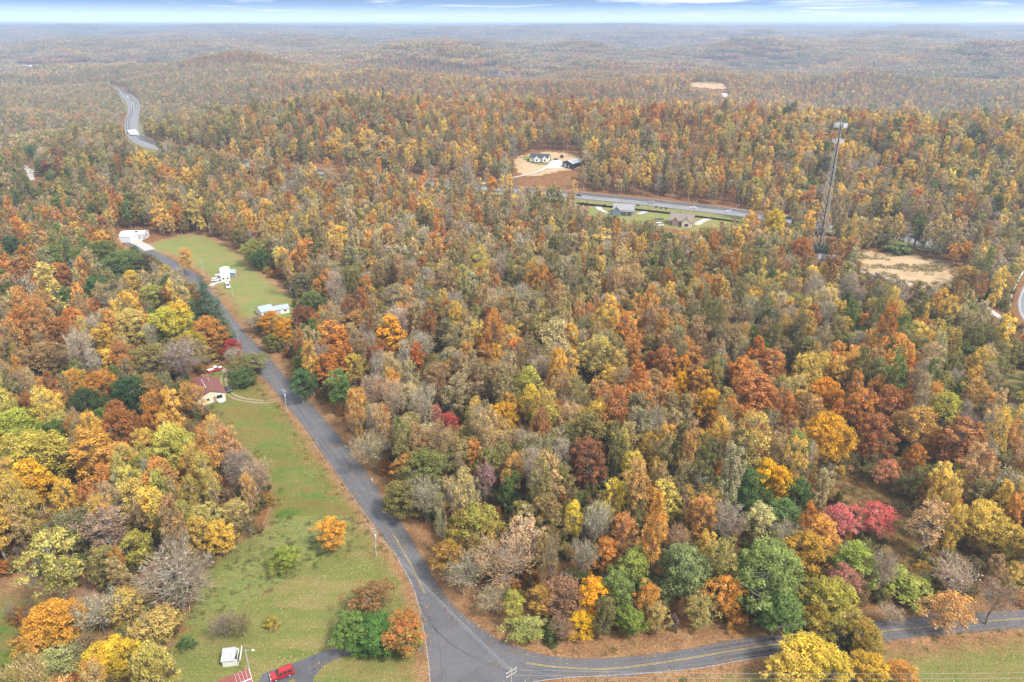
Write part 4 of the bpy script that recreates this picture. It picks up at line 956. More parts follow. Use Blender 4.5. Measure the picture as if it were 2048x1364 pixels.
 (1272, 672, 42, 'tall', 19, ((.66, .30, .08), (.54, .27, .08)), 'orange column shaped tree, lower one', 'tree'),
 (1302, 698, 28, 'tall', 15, ((.48, .16, .06), (.38, .15, .06)), 'slim rust red tree right of the orange columns', 'tree'),
 (1338, 697, 50, 'tall', 17, ((.58, .25, .08), (.46, .22, .07)), 'burnt orange upright tree beside the golden pair', 'tree'),
 (1370, 708, 34, 'round', 14, ((.78, .36, .04), (.60, .30, .05)), 'orange tree above the golden round one', 'tree'),
 (1364, 742, 34, 'round', 14, ((.90, .50, .02), (.70, .38, .03)), 'vivid golden small round tree', 'maple_tree'),
 (1402, 732, 48, 'tall', 16, ((.70, .34, .07), (.50, .30, .08)), 'orange brown tree right of the vivid golden one', 'tree'),
 (1420, 778, 46, 'round', 13, ((.86, .50, .04), (.66, .38, .05)), 'golden yellow round tree below the orange brown one', 'maple_tree'),
 (1490, 710, 56, 'round', 17, ((.66, .29, .07), (.50, .24, .07)), 'orange oak on the left of the big copper tree', 'oak_tree'),
 (1522, 742, 80, 'tall', 20, ((.56, .23, .08), (.46, .20, .07)), 'big copper orange tree, the tallest of the bright row', 'oak_tree'),
 (1548, 702, 56, 'tall', 17, ((.54, .24, .08), (.42, .2, .07)), 'copper tree behind right of the big copper one', 'oak_tree'),
 (1622, 705, 50, 'round', 18, ((.78, .56, .12), (.50, .38, .15)), 'yellow domed tree over bare lower branches', 'tree'),
 (1660, 756, 66, 'round', 14, ((.78, .34, .04), (.62, .36, .06)), 'orange gold spreading tree above the big golden maple', 'maple_tree'),
 (1664, 826, 94, 'round', 17, ((.82, .46, .04), (.62, .36, .06)), 'big golden maple right of the centre', 'maple_tree'),
 (1620, 786, 60, 'airy', 16, ((.40, .22, .10), (.34, .24, .09)), 'brown tree left behind the big golden maple', 'tree'),
 (1725, 782, 50, 'tall', 17, ((.66, .28, .07), (.52, .24, .07)), 'orange upright tree right above the big golden maple', 'maple_tree'),
 (1782, 770, 62, 'round', 17, ((.50, .2, .07), (.40, .18, .07)), 'rust coloured dense tree in the right bright row', 'oak_tree'),
 (1760, 830, 70, 'round', 16, ((.46, .19, .08), (.36, .17, .07)), 'rust brown tree just right of the big golden maple', 'oak_tree'),
 (1850, 812, 70, 'airy', 17, ((.72, .44, .12), (.56, .3, .1)), 'light orange tree with yellow side in the right wood', 'tree'),
 (1900, 782, 64, 'airy', 14, ((.60, .52, .09), (.42, .38, .09)), 'yellow green airy tree in the right wood', 'tree'),
 (1925, 842, 80, 'tall', 19, ((.48, .22, .08), (.38, .19, .08)), 'tall rusty orange tree over the brown clearing', 'oak_tree'),
 (1962, 755, 58, 'airy', 15, ((.62, .36, .1), (.44, .29, .1)), 'orange tan tree near the small right opening', 'tree'),
 (1176, 878, 96, 'round', 15, ((.34, .15, .075), (.26, .125, .065)), 'large dark rust brown tree in the centre', 'oak_tree'),
 (1262, 902, 40, 'tall', 14, ((.84, .64, .12), (.62, .48, .11)), 'lemon yellow tree right of the dark rust one', 'tree'),
 (1234, 956, 48, 'airy', 15, ((.84, .62, .08), (.60, .46, .12)), 'bright yellow tree below the lemon yellow one', 'tree'),
 (1150, 1000, 42, 'airy', 14, ((.84, .64, .07), (.60, .46, .1)), 'bright yellow narrow tree beneath the dark rust one', 'tree'),
 (1020, 950, 44, 'tall', 14, ((.16, .20, .06), (.11, .15, .045)), 'narrow dark green ivy covered tree', 'tree'),
 (1025, 908, 56, 'airy', 14, ((.68, .36, .11), (.5, .34, .13)), 'orange tan tree behind the narrow green one', 'tree'),
 (968, 925, 42, 'thin', 15, ((.38, .2, .2), (.32, .2, .19)), 'dull purple tree with two thin trunks', 'tree'),
 (850, 908, 118, 'round', 14, ((.28, .27, .09), (.21, .20, .075)), 'broad olive green oak hanging over the road', 'oak_tree'),
 (800, 965, 76, 'round', 11, ((.30, .25, .08), (.24, .2, .07)), 'lower olive tree at the left of the broad olive oak', 'oak_tree'),
 (810, 908, 46, 'airy', 13, ((.66, .30, .08), (.48, .25, .08)), 'orange tree top behind the broad olive oak', 'tree'),
 (740, 870, 76, 'bare', 12, ((.42, .38, .28), (.34, .3, .22)), 'tangled greenish bare tree beside the road', 'bare_tree'),
 (850, 962, 66, 'bare', 13, ((.50, .46, .38), (.38, .36, .29)), 'pale bare tree in front of the broad olive oak', 'bare_tree'),
 (955, 1020, 128, 'round', 14, ((.34, .33, .08), (.48, .26, .07)), 'big dome of green and orange leaves at the bend', 'oak_tree'),
 (898, 1080, 70, 'round', 11, ((.52, .28, .07), (.40, .25, .07)), 'amber tree at the left foot of the green and orange dome', 'oak_tree'),
 (925, 1118, 90, 'bare', 10, ((.44, .41, .32), (.36, .33, .26)), 'grey green bare tree inside the bend', 'bare_tree'),
 (1010, 1090, 110, 'bare', 14, ((.54, .38, .27), (.42, .34, .26)), 'large tan and grey bare tree inside the bend', 'bare_tree'),
 (1052, 1036, 78, 'thin', 14, ((.58, .36, .18), (.44, .35, .28)), 'pinkish grey tree with a peach top', 'tree'),
 (985, 1180, 60, 'bare', 7, ((.48, .44, .32), (.4, .36, .26)), 'low pale bare tree at the inside edge of the bend', 'bare_tree'),
 (1030, 1182, 50, 'airy', 9, ((.56, .50, .10), (.40, .36, .09)), 'yellow green small tree at the edge of the bend', 'tree'),
 (1050, 1238, 78, 'airy', 5, ((.42, .40, .12), (.30, .30, .09)), 'olive low tree at the front edge of the bend', 'tree'),
 (1085, 1172, 54, 'airy', 9, ((.66, .38, .08), (.46, .3, .08)), 'amber small tree right of the yellow green one', 'tree'),
 (1130, 1160, 82, 'airy', 11, ((.42, .22, .13), (.34, .2, .12)), 'reddish brown tree left of the golden tree', 'tree'),
 (1125, 1240, 50, 'bare', 6, ((.44, .28, .2), (.34, .23, .17)), 'low brown bare tree at the leaf covered verge', 'bare_tree'),
 (1182, 1158, 72, 'round', 11, ((.90, .44, .03), (.74, .42, .04)), 'vivid golden orange tree by the bend', 'maple_tree'),
 (1166, 1228, 56, 'round', 6.5, ((.92, .58, .03), (.80, .48, .03)), 'low bright yellow tree nearest the bend', 'maple_tree'),
 (1240, 1146, 70, 'round', 13, ((.26, .32, .10), (.20, .22, .07)), 'green tree with brown tips right of the golden tree', 'maple_tree'),
 (1265, 1215, 58, 'round', 7.5, ((.30, .34, .07), (.20, .27, .06)), 'low bright green tree at the verge', 'tree'),
 (1300, 1165, 54, 'airy', 11, ((.80, .36, .06), (.5, .34, .13)), 'orange thin tree between two green trees', 'maple_tree'),
 (1318, 1210, 50, 'airy', 8, ((.58, .42, .14), (.42, .3, .12)), 'tan yellow tree at the verge right of the low green one', 'tree'),
 (1268, 1098, 70, 'round', 12, ((.36, .38, .09), (.26, .28, .08)), 'yellow green round tree behind the brown tipped green one', 'tree'),
 (1370, 1094, 116, 'round', 15, ((.32, .36, .15), (.22, .25, .10)), 'pale green tree with white trunks, left of the largest green one', 'tree'),
 (1545, 1092, 158, 'round', 18, ((.32, .37, .12), (.21, .25, .08)), 'largest green tree, overhanging the right hand road', 'oak_tree'),
 (1560, 1190, 90, 'round', 11, ((.20, .28, .09), (.15, .21, .06)), 'low green boughs of a tree reaching onto the road', 'oak_tree'),
 (1455, 1154, 66, 'airy', 12, ((.80, .36, .07), (.60, .30, .07)), 'clear orange tree between the two big pale green ones', 'maple_tree'),
 (1405, 1190, 66, 'airy', 9, ((.46, .33, .11), (.38, .34, .13)), 'olive brown thin tree below the clear orange one', 'tree'),
 (1620, 1070, 84, 'round', 13, ((.62, .34, .05), (.40, .30, .07)), 'orange and olive mottled tree right of the largest green one', 'maple_tree'),
 (1650, 1028, 64, 'round', 12, ((.84, .46, .10), (.66, .32, .12)), 'peach and yellow round tree below the crimson pair', 'maple_tree'),
 (1715, 1088, 86, 'round', 13, LIME, 'lime green dome shaped tree below the crimson pair', 'maple_tree'),
 (1692, 1128, 66, 'airy', 11, ((.62, .24, .18), (.44, .27, .2)), 'salmon pink thin tree before the lime green one', 'maple_tree'),
 (1672, 1168, 124, 'airy', 12, ((.54, .44, .09), (.42, .36, .09)), 'wide yellow olive tree overhanging the road', 'tree'),
 (1640, 1205, 60, 'airy', 9, ((.64, .38, .05), (.46, .33, .07)), 'amber low tree where the road goes under the crowns', 'tree'),
 (1635, 1282, 132, 'round', 10, ((.84, .60, .08), (.62, .48, .09)), 'big lemon yellow tree at the bottom of the photo', 'tree'),
 (1585, 1312, 80, 'round', 8, ((.76, .52, .10), (.56, .44, .1)), 'yellow tree at the left foot of the big lemon tree', 'tree'),
 (1745, 1308, 70, 'round', 8, ((.78, .48, .06), (.60, .4, .07)), 'golden tree at the bottom right of the big lemon tree', 'tree'),
 (1808, 1322, 64, 'airy', 7, ((.76, .34, .08), (.52, .3, .08)), 'orange tree at the bottom edge, right of the golden one', 'maple_tree'),
 (1730, 1250, 70, 'round', 8, ((.46, .30, .06), (.34, .26, .06)), 'dark amber tree over the near road edge', 'tree'),
 (1785, 1212, 50, 'bare', 5, ((.54, .44, .37), (.46, .38, .32)), 'small bare branching tree poking over the road', 'bare_tree'),
 (1908, 1186, 88, 'airy', 11, ((.72, .36, .10), (.5, .34, .2)), 'orange feathery tree standing in front of the right hand road', 'tree'),
 (2005, 1162, 80, 'bare', 12, ((.40, .28, .22), (.32, .24, .19)), 'dark trunked bare tree leaning before the right hand road', 'bare_tree'),
 (1920, 1128, 84, 'bare', 9, ((.52, .42, .38), (.42, .34, .31)), 'white branched bare tree just above the right hand road', 'bare_tree'),
 (1815, 1150, 110, 'shrub', 5, ((.44, .42, .10), (.22, .26, .07)), 'wide yellow green thicket above the right hand road', 'bush'),
 (1870, 1004, 78, 'thin', 17, ((.60, .36, .16), (.48, .34, .2)), 'tan tree with grey top standing in the brown clearing', 'tree'),
 (1975, 1002, 100, 'airy', 15, ((.76, .54, .12), (.56, .42, .12)), 'spreading yellow tree right of the brown clearing', 'tree'),
 (2030, 1050, 80, 'airy', 12, ((.72, .48, .09), (.5, .38, .1)), 'yellow tree at the right edge of the photo', 'tree'),
 (1683, 1008, 66, 'airy', 11, ((.76, .20, .20), (.54, .27, .23)), 'crimson pink maple, left one of the pair', 'maple_tree'),
 (1755, 1006, 80, 'airy', 11, ((.80, .15, .15), (.60, .24, .19)), 'crimson red maple, right one of the pair', 'maple_tree'),
 (1497, 934, 92, 'round', 14, ((.14, .20, .07), (.10, .15, .05)), 'dark green globe shaped tree beside the golden pair', 'oak_tree'),
 (1537, 916, 48, 'round', 15, ((.90, .56, .03), (.70, .42, .04)), 'golden tree, left and upper one beside the green globe', 'maple_tree'),
 (1566, 932, 58, 'round', 14, ((.88, .52, .03), (.68, .40, .04)), 'golden tree, right one beside the green globe', 'maple_tree'),
 (1604, 956, 48, 'round', 13, ((.16, .24, .08), (.12, .17, .06)), 'green tree just right of the golden pair', 'oak_tree'),
 (1576, 1000, 76, 'round', 12, ((.18, .26, .09), (.13, .18, .06)), 'green tree below the golden pair', 'oak_tree'),
 (1408, 986, 56, 'tall', 16, ((.66, .34, .11), (.52, .27, .09)), 'tan orange column shaped tree with dark gaps', 'tree'),
 (1460, 1008, 62, 'bare', 14, ((.46, .42, .40), (.36, .33, .31)), 'grey bare tree with white forked trunk', 'bare_tree'),
 (1520, 1006, 60, 'thin', 14, ((.58, .50, .22), (.46, .4, .2)), 'straw coloured leaning tree right of the forked trunk', 'tree'),
 (1580, 1045, 56, 'bare', 11, ((.46, .43, .36), (.38, .35, .29)), 'small grey bare tree below the green trees', 'bare_tree'),
 (1250, 1028, 58, 'airy', 13, ((.68, .30, .10), (.54, .3, .14)), 'red orange tree in the middle of the lower wood', 'maple_tree'),
 (1302, 1066, 36, 'airy', 10, ((.62, .20, .09), (.46, .18, .09)), 'small brick red tree right of the red orange one', 'maple_tree'),
 (1212, 1078, 52, 'round', 10, ((.78, .34, .08), (.6, .3, .1)), 'bright orange low tree left of the brick red one', 'maple_tree'),
 (1360, 1058, 48, 'bare', 10, ((.60, .40, .26), (.5, .36, .24)), 'peach brown bare tree above the pale green one', 'bare_tree'),
 (1170, 1090, 54, 'bare', 10, GREY, 'grey fanned bare tree in the lower wood', 'bare_tree'),
 (1778, 920, 50, 'airy', 9, ((.68, .26, .14), (.5, .27, .14)), 'coral pink tree at the top of the brown clearing', 'maple_tree'),
 (1300, 1210, 4, 'bare', 1.2, GREY, None, 'tree'),
 (1553, 416, 46, 'round', 20, ((.74, .50, .04), (.48, .40, .06)), 'large golden tree left of the radio tower, below the highway', 'maple_tree'),
 (1608, 474, 44, 'round', 17, ((.62, .26, .07), (.50, .22, .07)), 'orange tree at the foot of the radio tower', 'maple_tree'),
 (1645, 484, 40, 'round', 8, ((.09, .14, .06), (.07, .11, .05)), 'dark evergreen clump behind the tower compound', 'evergreen_tree'),
 (1940, 482, 26, 'tall', 14, ((.72, .33, .06), (.5, .26, .07)), 'bright orange tree at the right of the earth clearing', 'tree'),
 (1940, 530, 46, 'airy', 13, ((.66, .40, .12), (.48, .32, .11)), 'orange tan tree at the corner of the earth clearing', 'tree'),
 (1918, 632, 30, 'round', 10, ((.07, .12, .05), (.055, .09, .04)), 'dark green cedar right of the wood centre', 'cedar_tree'),
 (1980, 582, 40, 'shrub', 6, ((.08, .16, .05), (.06, .11, .04)), 'dark green bushes beside the gravel track', 'bush'),
 (1885, 576, 30, 'tall', 15, ((.84, .50, .08), (.62, .38, .1)), 'golden topped slim tree below the gravel track', 'tree'),
 (1800, 484, 60, 'shrub', 6, ((.26, .28, .10), (.16, .2, .07)), 'olive green thicket above the earth clearing', 'bush'),
 (985, 352, 22, 'round', 16, ((.78, .36, .05), (.6, .3, .06)), 'bright orange tree beside the highway below the farmhouse', 'tree'),
 (666, 275, 26, 'tall', 18, ((.80, .50, .07), (.6, .4, .08)), 'golden tree, tallest of a yellow group on the far slope', 'tree'),
 (654, 280, 20, 'tall', 16, ((.78, .50, .08), (.6, .4, .08)), 'golden tree at the left of the yellow group on the far slope', 'tree'),
 (710, 268, 14, 'tall', 18, ((.80, .38, .05), (.6, .3, .06)), 'slim orange tree right of the yellow group on the far slope', 'tree'),
 (1940, 275, 30, 'round', 19, ((.84, .54, .08), (.62, .42, .1)), 'bright yellow tree on the ridge at the far right', 'tree'),
 (1925, 355, 40, 'airy', 16, ((.76, .54, .12), (.56, .42, .12)), 'soft yellow broad tree on the far right slope', 'tree'),
 (1817, 318, 26, 'tall', 18, ((.84, .58, .12), (.62, .44, .12)), 'lemon yellow tree on the slope right of the radio tower', 'tree'),
 (90, 318, 24, 'round', 13, ((.40, .13, .06), (.32, .12, .06)), 'deep red tree beside the parked white car at the left edge', 'tree'),
 (60, 288, 30, 'round', 14, ((.18, .24, .07), (.12, .17, .06)), 'green tree behind the parked white car at the left edge', 'tree'),
]
handinfo = []; HC = []
for (px, ty, wpx, sh, H_, cc_, lab, nm) in HAND:
    if lab is None: continue
    p = at(px, ty + 2, H_)
    if sh == 'bare': cc_ = tuple((c_[0] * .9, c_[1] * .79, c_[2] * .66) for c_ in cc_)
    dep = proj(p.x, p.y, p.z + H_ * 0.6)[2]
    Wm = wpx * dep / FPX
    if sh in ('round', 'airy') and Wm > 10.5: sh = 'big'
    if nm == 'bush': grp = 'bushes of the open ground'
    else: grp = 'trees of the autumn woods'
    t = add_tree(p.x, p.y, p.z, H_, Wm * 1.04, sh, cc_[0], cc_[1], lab, nm, cat=('bush' if nm == 'bush' else 'tree'), group=grp)
    handinfo.append((px, ty + wpx * 0.4, lab, Wm))
    HC.append((*proj(p.x, p.y, p.z + H_ * .62)[:2], wpx * .5, max(wpx * .42, (proj(p.x, p.y, p.z + H_ * .35)[1] - ty) * .5), p.y))

# ------------------------------------------------------------------ the woods: positions for every other tree
def blocked(X, Y, R, k=0.62):
    bad = np.zeros(X.shape, bool)
    P = np.array(placed)
    for i in range(0, len(X), 4000):
        sx, sy, sr = X[i:i + 4000], Y[i:i + 4000], R[i:i + 4000]
        d = np.hypot(sx[:, None] - P[None, :, 0], sy[:, None] - P[None, :, 1])
        bad[i:i + 4000] = (d < k * (sr[:, None] + P[None, :, 2])).any(1)
    return bad
def field(x0, x1, y0, y1, s):
    gx_, gy_ = np.meshgrid(np.arange(x0, x1, s), np.arange(y0, y1, s * 0.87))
    gx_[1::2] += s / 2
    return (gx_ + rng.uniform(-.42, .42, gx_.shape) * s).ravel(), (gy_ + rng.uniform(-.42, .42, gy_.shape) * s).ravel()
ITEM = []      # x y z H W shape letter  ca cb  dist
def gather(d0, d1, s, margin):
    X, Y = field(-d1, d1, 40, d1, s)
    D = np.hypot(X, Y)
    px, py, dep = proj(X, Y, terrain(X, Y) + 8)
    ok = (D >= d0) & (D < d1) & (dep > 10) & (px > -margin) & (px < 2048 + margin) & (py < 1364 + margin * 1.2)
    X, Y = X[ok], Y[ok]
    for poly in (WROADS): 
        k = ~inpoly(X, Y, poly); X, Y = X[k], Y[k]
    n = len(X); Z = terrain(X, Y); D_ = np.hypot(X, Y)
    px, py, _ = proj(X, Y, Z + 8)
    hs = rng.normal(0, 1, n); out = []
    H_ = np.zeros(n); W_ = np.zeros(n); L_ = []; S_ = []
    for i in range(n):
        l = palette(px[i], py[i], (X[i], Y[i])); sh = pick_shape(l)
        h0, w0 = {'round': (13, 6.9), 'airy': (14.5, 6.5), 'tall': (17, 5.1), 'thin': (17, 5.4), 'bare': (14.5, 6.6), 'pine': (13, 5.2), 'shrub': (4, 5)}[sh]
        H_[i] = h0 * math.exp(0.2 * hs[i]); W_[i] = w0 * math.exp(0.12 * hs[i] + random.gauss(0, .18)); L_.append(l); S_.append(sh)
    keep = visible_clear(X, Y, Z, H_, W_ / 2)
    if len(placed) and d0 < 700: keep &= ~blocked(X, Y, W_ / 2)
    if d0 < 700:
        for ox, oz in ((0, .95), (0, .6), (-.7, .7), (.7, .7)):
            qx, qy, _ = proj(X + ox * W_ / 2, Y, Z + oz * H_)
            for hx, hy, ra, rb, hyy in HC: keep &= ~((((qx - hx) / (ra * .8)) ** 2 + ((qy - hy) / (rb * .8)) ** 2 < 1) & (Y < hyy))
    keep &= ~(seg_dist(X, Y, [tuple(p) for p in HL]) < 13)
    keep &= ~(seg_dist(X, Y, [tuple(p) for p in RR]) < 10)
    keep &= ~((vnoise(X / 13 + 90, Y / 13 + 40) > 0.80) & (H_ > 9) & (D_ < 700))
    for i in np.nonzero(keep)[0]:
        a, b = pick_color(L_[i])
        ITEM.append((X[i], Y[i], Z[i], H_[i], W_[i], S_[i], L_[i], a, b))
WROADS = [[tuple(p) for p in np.concatenate([offset_line(WL, -2.5)[::-1], offset_line(WR, 2.5), WLo])],
          W([(395, 765), (432, 724), (470, 715), (508, 735), (557, 798), (600, 850), (700, 990), (790, 1110), (850, 1290), (850, 1500), (380, 1500), (330, 1290), (370, 1215), (400, 1140), (490, 1100), (545, 1050), (550, 1000), (520, 935), (450, 850), (405, 825)]),
          W([(1030, 1376), (1400, 1342), (2048, 1262), (2300, 1243), (2400, 1500), (1030, 1500)])]
gather(60, 260, 5.1, 260)
gather(260, 520, 5.3, 160)
gather(520, 1100, 6.2, 120)
gather(1100, 2300, 8.2, 90)

# the ones that show largest stay single trees
def shown(it):
    px, py, dep = proj(it[0], it[1], it[2] + it[3] * .6)
    if px < -10 or px > 2058 or py > 1375: return -1
    return it[4] * FPX / dep * (1 if it[5] != 'bare' else 0.97)
order = sorted(range(len(ITEM)), key=lambda i: -shown(ITEM[i]))
NSINGLE = 300 - sum(1 for h in HAND if h[6] and h[7] != 'bush')
single = set(order[:NSINGLE])
CNAME = {'o': 'orange', 'r': 'rust brown', 'y': 'yellow', 'k': 'yellow green', 'v': 'olive green', 'g': 'green', 'b': 'tan brown', 'w': 'grey', 'c': 'dull red', 'p': 'dark green'}
SNAME = {'round': 'round crowned', 'airy': 'loose crowned', 'tall': 'narrow', 'thin': 'thinning', 'bare': 'leafless', 'pine': 'evergreen', 'shrub': 'low'}
def short(lab):
    w = lab.split()
    for stop in (' at ', ' in ', ' beside ', ' by ', ' on ', ' with ', ' right', ' left', ' between', ' behind', ' below', ' above', ' before', ' near', ' over', ' of ', ' inside', ' standing', ' alone', ' hanging', ' just', ' under', ' among', ' leaning', ' touching', ',', ' directly', ' where', ' to', ' reaching'):
        i = lab.find(stop)
        if i > 12: lab = lab[:i]
    return lab
LM = []
names = [short(h[2]) for h in handinfo]
for h, nm in zip(handinfo, names):
    if names.count(nm) == 1 and len(nm.split()) <= 5: LM.append((h[0], h[1], nm))
LM += [(415, 785, 'cream house'), (463, 1308, 'white shed'), (1022, 1350, 'pole at the junction'), (757, 1080, 'pole on the meadow edge'), (430, 738, 'red and white pickup'), (573, 800, 'pole by the loop drive')]
key = {}
for i in order[:NSINGLE]:
    it = ITEM[i]
    px, py, dep = proj(it[0], it[1], it[2] + it[3] * .6)
    d = [(math.hypot(px - a, (py - b) * 1.3), a, b, nm) for a, b, nm in LM]
    d.sort(); dist, a, b, nm = d[0]
    ang_ = math.degrees(math.atan2(-(py - b) * 1.3, px - a)) % 360
    word = ['right of', 'up and right of', 'behind', 'up and left of', 'left of', 'down and left of', 'in front of', 'down and right of'][int(((ang_ + 22.5) % 360) // 45)]
    key.setdefault((CNAME[it[6]], SNAME[it[5]], word, nm), []).append((dist, i))
ORD = ['nearest', 'second nearest', 'third nearest', 'fourth nearest', 'fifth nearest', 'sixth nearest', 'seventh nearest', 'eighth nearest', 'ninth nearest', 'tenth nearest']
for (cn, sn, word, nm), lst in key.items():
    lst.sort()
    for r, (dist, i) in enumerate(lst):
        it = ITEM[i]
        lab = (ORD[r] + ' ' if len(lst) > 1 else '') + '%s %s tree %s the %s' % (sn, cn, word, nm)
        add_tree(it[0], it[1], it[2], it[3], it[4], it[5], it[7], it[8], lab, {'bare': 'bare_tree', 'round': 'oak_tree'}.get(it[5], 'tree'))

# ------------------------------------------------------------------ instanced masses
def scatter(name, rows, label, cat):
    """rows: x y z  pattern  sx sy sz  rot  leaf_a leaf_b"""
    n = len(rows); R = rows
    me = bpy.data.meshes.new(name)
    me.vertices.add(n); me.vertices.foreach_set('co', np.array([r[0] for r in R], np.float32).ravel())
    def fa(nm, typ, vals, key_):
        a = me.attributes.new(nm, typ, 'POINT'); a.data.foreach_set(key_, np.ascontiguousarray(np.array(vals, np.float32 if typ != 'INT' else np.int32)).ravel())
    fa('which', 'INT', [r[1] for r in R], 'value'); fa('size', 'FLOAT_VECTOR', [r[2] for r in R], 'vector'); fa('turn', 'FLOAT', [r[3] for r in R], 'value')
    fa('leaf_a', 'FLOAT_VECTOR', [r[4] for r in R], 'vector'); fa('leaf_b', 'FLOAT_VECTOR', [r[5] for r in R], 'vector')
    me.update()
    o = link(name, me); tag(o, label, cat, kind='stuff')
    ng = bpy.data.node_groups.new(name + '_scatter', 'GeometryNodeTree')
    ng.interface.new_socket('Geometry', in_out='INPUT', socket_type='NodeSocketGeometry'); ng.interface.new_socket('Geometry', in_out='OUTPUT', socket_type='NodeSocketGeometry')
    gi = ng.nodes.new('NodeGroupInput'); go = ng.nodes.new('NodeGroupOutput')
    ci = ng.nodes.new('GeometryNodeCollectionInfo'); ci.inputs['Collection'].default_value = patterns; ci.inputs['Separate Children'].default_value = True; ci.inputs['Reset Children'].default_value = True
    m2p = ng.nodes.new('GeometryNodeMeshToPoints')
    iop = ng.nodes.new('GeometryNodeInstanceOnPoints'); iop.inputs['Pick Instance'].default_value = True
    def attr(nm, typ):
        a = ng.nodes.new('GeometryNodeInputNamedAttribute'); a.data_type = typ; a.inputs['Name'].default_value = nm; return a.outputs['Attribute']
    cx = ng.nodes.new('ShaderNodeCombineXYZ'); L = ng.links.new
    L(gi.outputs[0], m2p.inputs['Mesh']); L(m2p.outputs[0], iop.inputs['Points']); L(ci.outputs[0], iop.inputs['Instance'])
    L(attr('which', 'INT'), iop.inputs['Instance Index']); L(attr('size', 'FLOAT_VECTOR'), iop.inputs['Scale'])
    L(attr('turn', 'FLOAT'), cx.inputs[2]); L(cx.outputs[0], iop.inputs['Rotation']); L(iop.outputs[0], go.inputs[0])
    md = o.modifiers.new('scatter', 'NODES'); md.node_group = ng
    return o
rows = []
for i, it in enumerate(ITEM):
    if i in single: continue
    x, y, z, H_, W_, sh, l, a, b = it
    D = math.hypot(x, y)
    if D > 850:
        if sh in ('tall', 'thin', 'airy'): sh = random.choice(('round', 'airy', 'airy', 'tall'))
        H_ = min(H_, 14.5); W_ = max(W_, 7.2)
    if D < 330: k = L0[sh][random.randrange(NV[sh])]
    elif D < 800: k = L1[sh][random.randrange(3)]
    else: k = L2[sh][random.randrange(3)]
    H0, W0 = PINFO[k]
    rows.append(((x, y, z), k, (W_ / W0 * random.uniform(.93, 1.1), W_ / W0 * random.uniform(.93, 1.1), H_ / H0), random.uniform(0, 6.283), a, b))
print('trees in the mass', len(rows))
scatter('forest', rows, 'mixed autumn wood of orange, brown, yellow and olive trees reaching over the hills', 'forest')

rows = []
def patches(d0, d1, s, scl):
    X, Y = field(-d1 * .75, d1 * .75, 400, d1, s)
    D = np.hypot(X, Y); k = (D >= d0) & (D < d1) & (np.abs(X) < Y * .80 + 60); X, Y = X[k], Y[k]; Z = terrain(X, Y)
    k = visible_clear(X, Y, Z, 14 * scl, 20 * scl); X, Y, Z = X[k], Y[k], Z[k]
    tintn = vnoise(X / 420 + 3, Y / 420 + 8)
    for x, y, z, t in zip(X, Y, Z, tintn):
        l = random.choice('bbovwrby' if t < .5 else 'bwvbvbgr')
        a, b = pick_color(l)
        rows.append(((x, y, z - 1), random.choice(PATCH), (scl, scl, 1 + (scl - 1) * .35), random.uniform(0, 6.28), a, b))
patches(2260, 4200, 46, 1.0)
patches(4200, 8000, 85, 1.9)
patches(8000, 14300, 170, 3.8)
print('patches', len(rows))
scatter('distant_woods', rows, 'hazy wooded hills reaching to the horizon', 'forest')

# undergrowth between the near trees
rows = []
X, Y = field(-330, 330, 60, 420, 3.6)
px, py, dep = proj(X, Y, np.zeros(X.shape))
k = (px > -250) & (px < 2300) & (py < 1600) & (np.hypot(X, Y) < 420)
X, Y, px, py = X[k], Y[k], px[k], py[k]
bad = np.zeros(X.shape, bool)
for poly in WROADS: bad |= inpoly(X, Y, poly)
pp = proj(X, Y, 2.0 + 0 * X)
for poly in KEEP: bad |= inpoly(px, py, poly) | inpoly(pp[0], pp[1], poly)
bad |= inpoly(X, Y, W(VER)) & (rng.random(X.shape) < 0.93)
for x, y, q, r in zip(X[~bad], Y[~bad], px[~bad], py[~bad]):
    l = random.choice('vvgkbbyoov' if random.random() < .8 else 'gwrb')
    a, b = pick_color(l); a = tuple(v * .62 for v in a); b = tuple(v * .62 for v in b)  # leaf colours darkened to paint in shade in the gaps between trees
    s = random.uniform(.35, .95); z = random.uniform(.4, 1.1)
    if random.random() < .72: kx = L1['shrub'][random.randrange(3)] if math.hypot(x, y) > 170 else L0['shrub'][random.randrange(3)]
    else: kx = L1['bare'][random.randrange(3)]; s *= .5; z = random.uniform(.25, .45)
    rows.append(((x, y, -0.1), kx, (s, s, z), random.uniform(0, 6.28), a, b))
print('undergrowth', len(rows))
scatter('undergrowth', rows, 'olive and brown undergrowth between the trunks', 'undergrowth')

# tufts of weeds and fallen leaves
g = np.random.default_rng(5)
def fleck_pattern(name, n, spread, size, up_, mat='leaves'):
    c = np.column_stack([g.normal(0, spread, n), g.normal(0, spread, n), g.random(n) * up_ + .02])
    nr = np.column_stack([g.normal(0, .35, n), g.normal(0, .35, n), np.ones(n)]) if up_ < .1 else g.normal(size=(n, 3)) + (0, 0, .5)
    V = leafquads(c, nr, g.uniform(.6, 1.3, n) * size)
    return add_pattern(npmesh(name, V, np.arange(len(V)), np.full(n, 4), [mat], None, {'tone': ('FACE', g.random(n)), 'blend': ('FACE', g.random(n))}), 1, 1)
TUFT = [fleck_pattern('weed_tuft', 46, .42, .13, .55) for _ in range(3)]
LEAF = [fleck_pattern('fallen_leaf_group', 34, .9, .085, .05) for _ in range(3)]
X, Y = field(-150, 260, 60, 330, 1.15)
px, py, _ = proj(X, Y, 0 * X); k = (px > -120) & (px < 2170) & (py < 1480); X, Y, px, py = X[k], Y[k], px[k], py[k]
ROADP = [tuple(p) for p in np.concatenate([WL[::-1], WR, WLo])]
onroad = inpoly(X, Y, ROADP); droad = np.minimum(seg_dist(X, Y, [tuple(p) for p in WL[::3]]), seg_dist(X, Y, [tuple(p) for p in WR[::3]]))
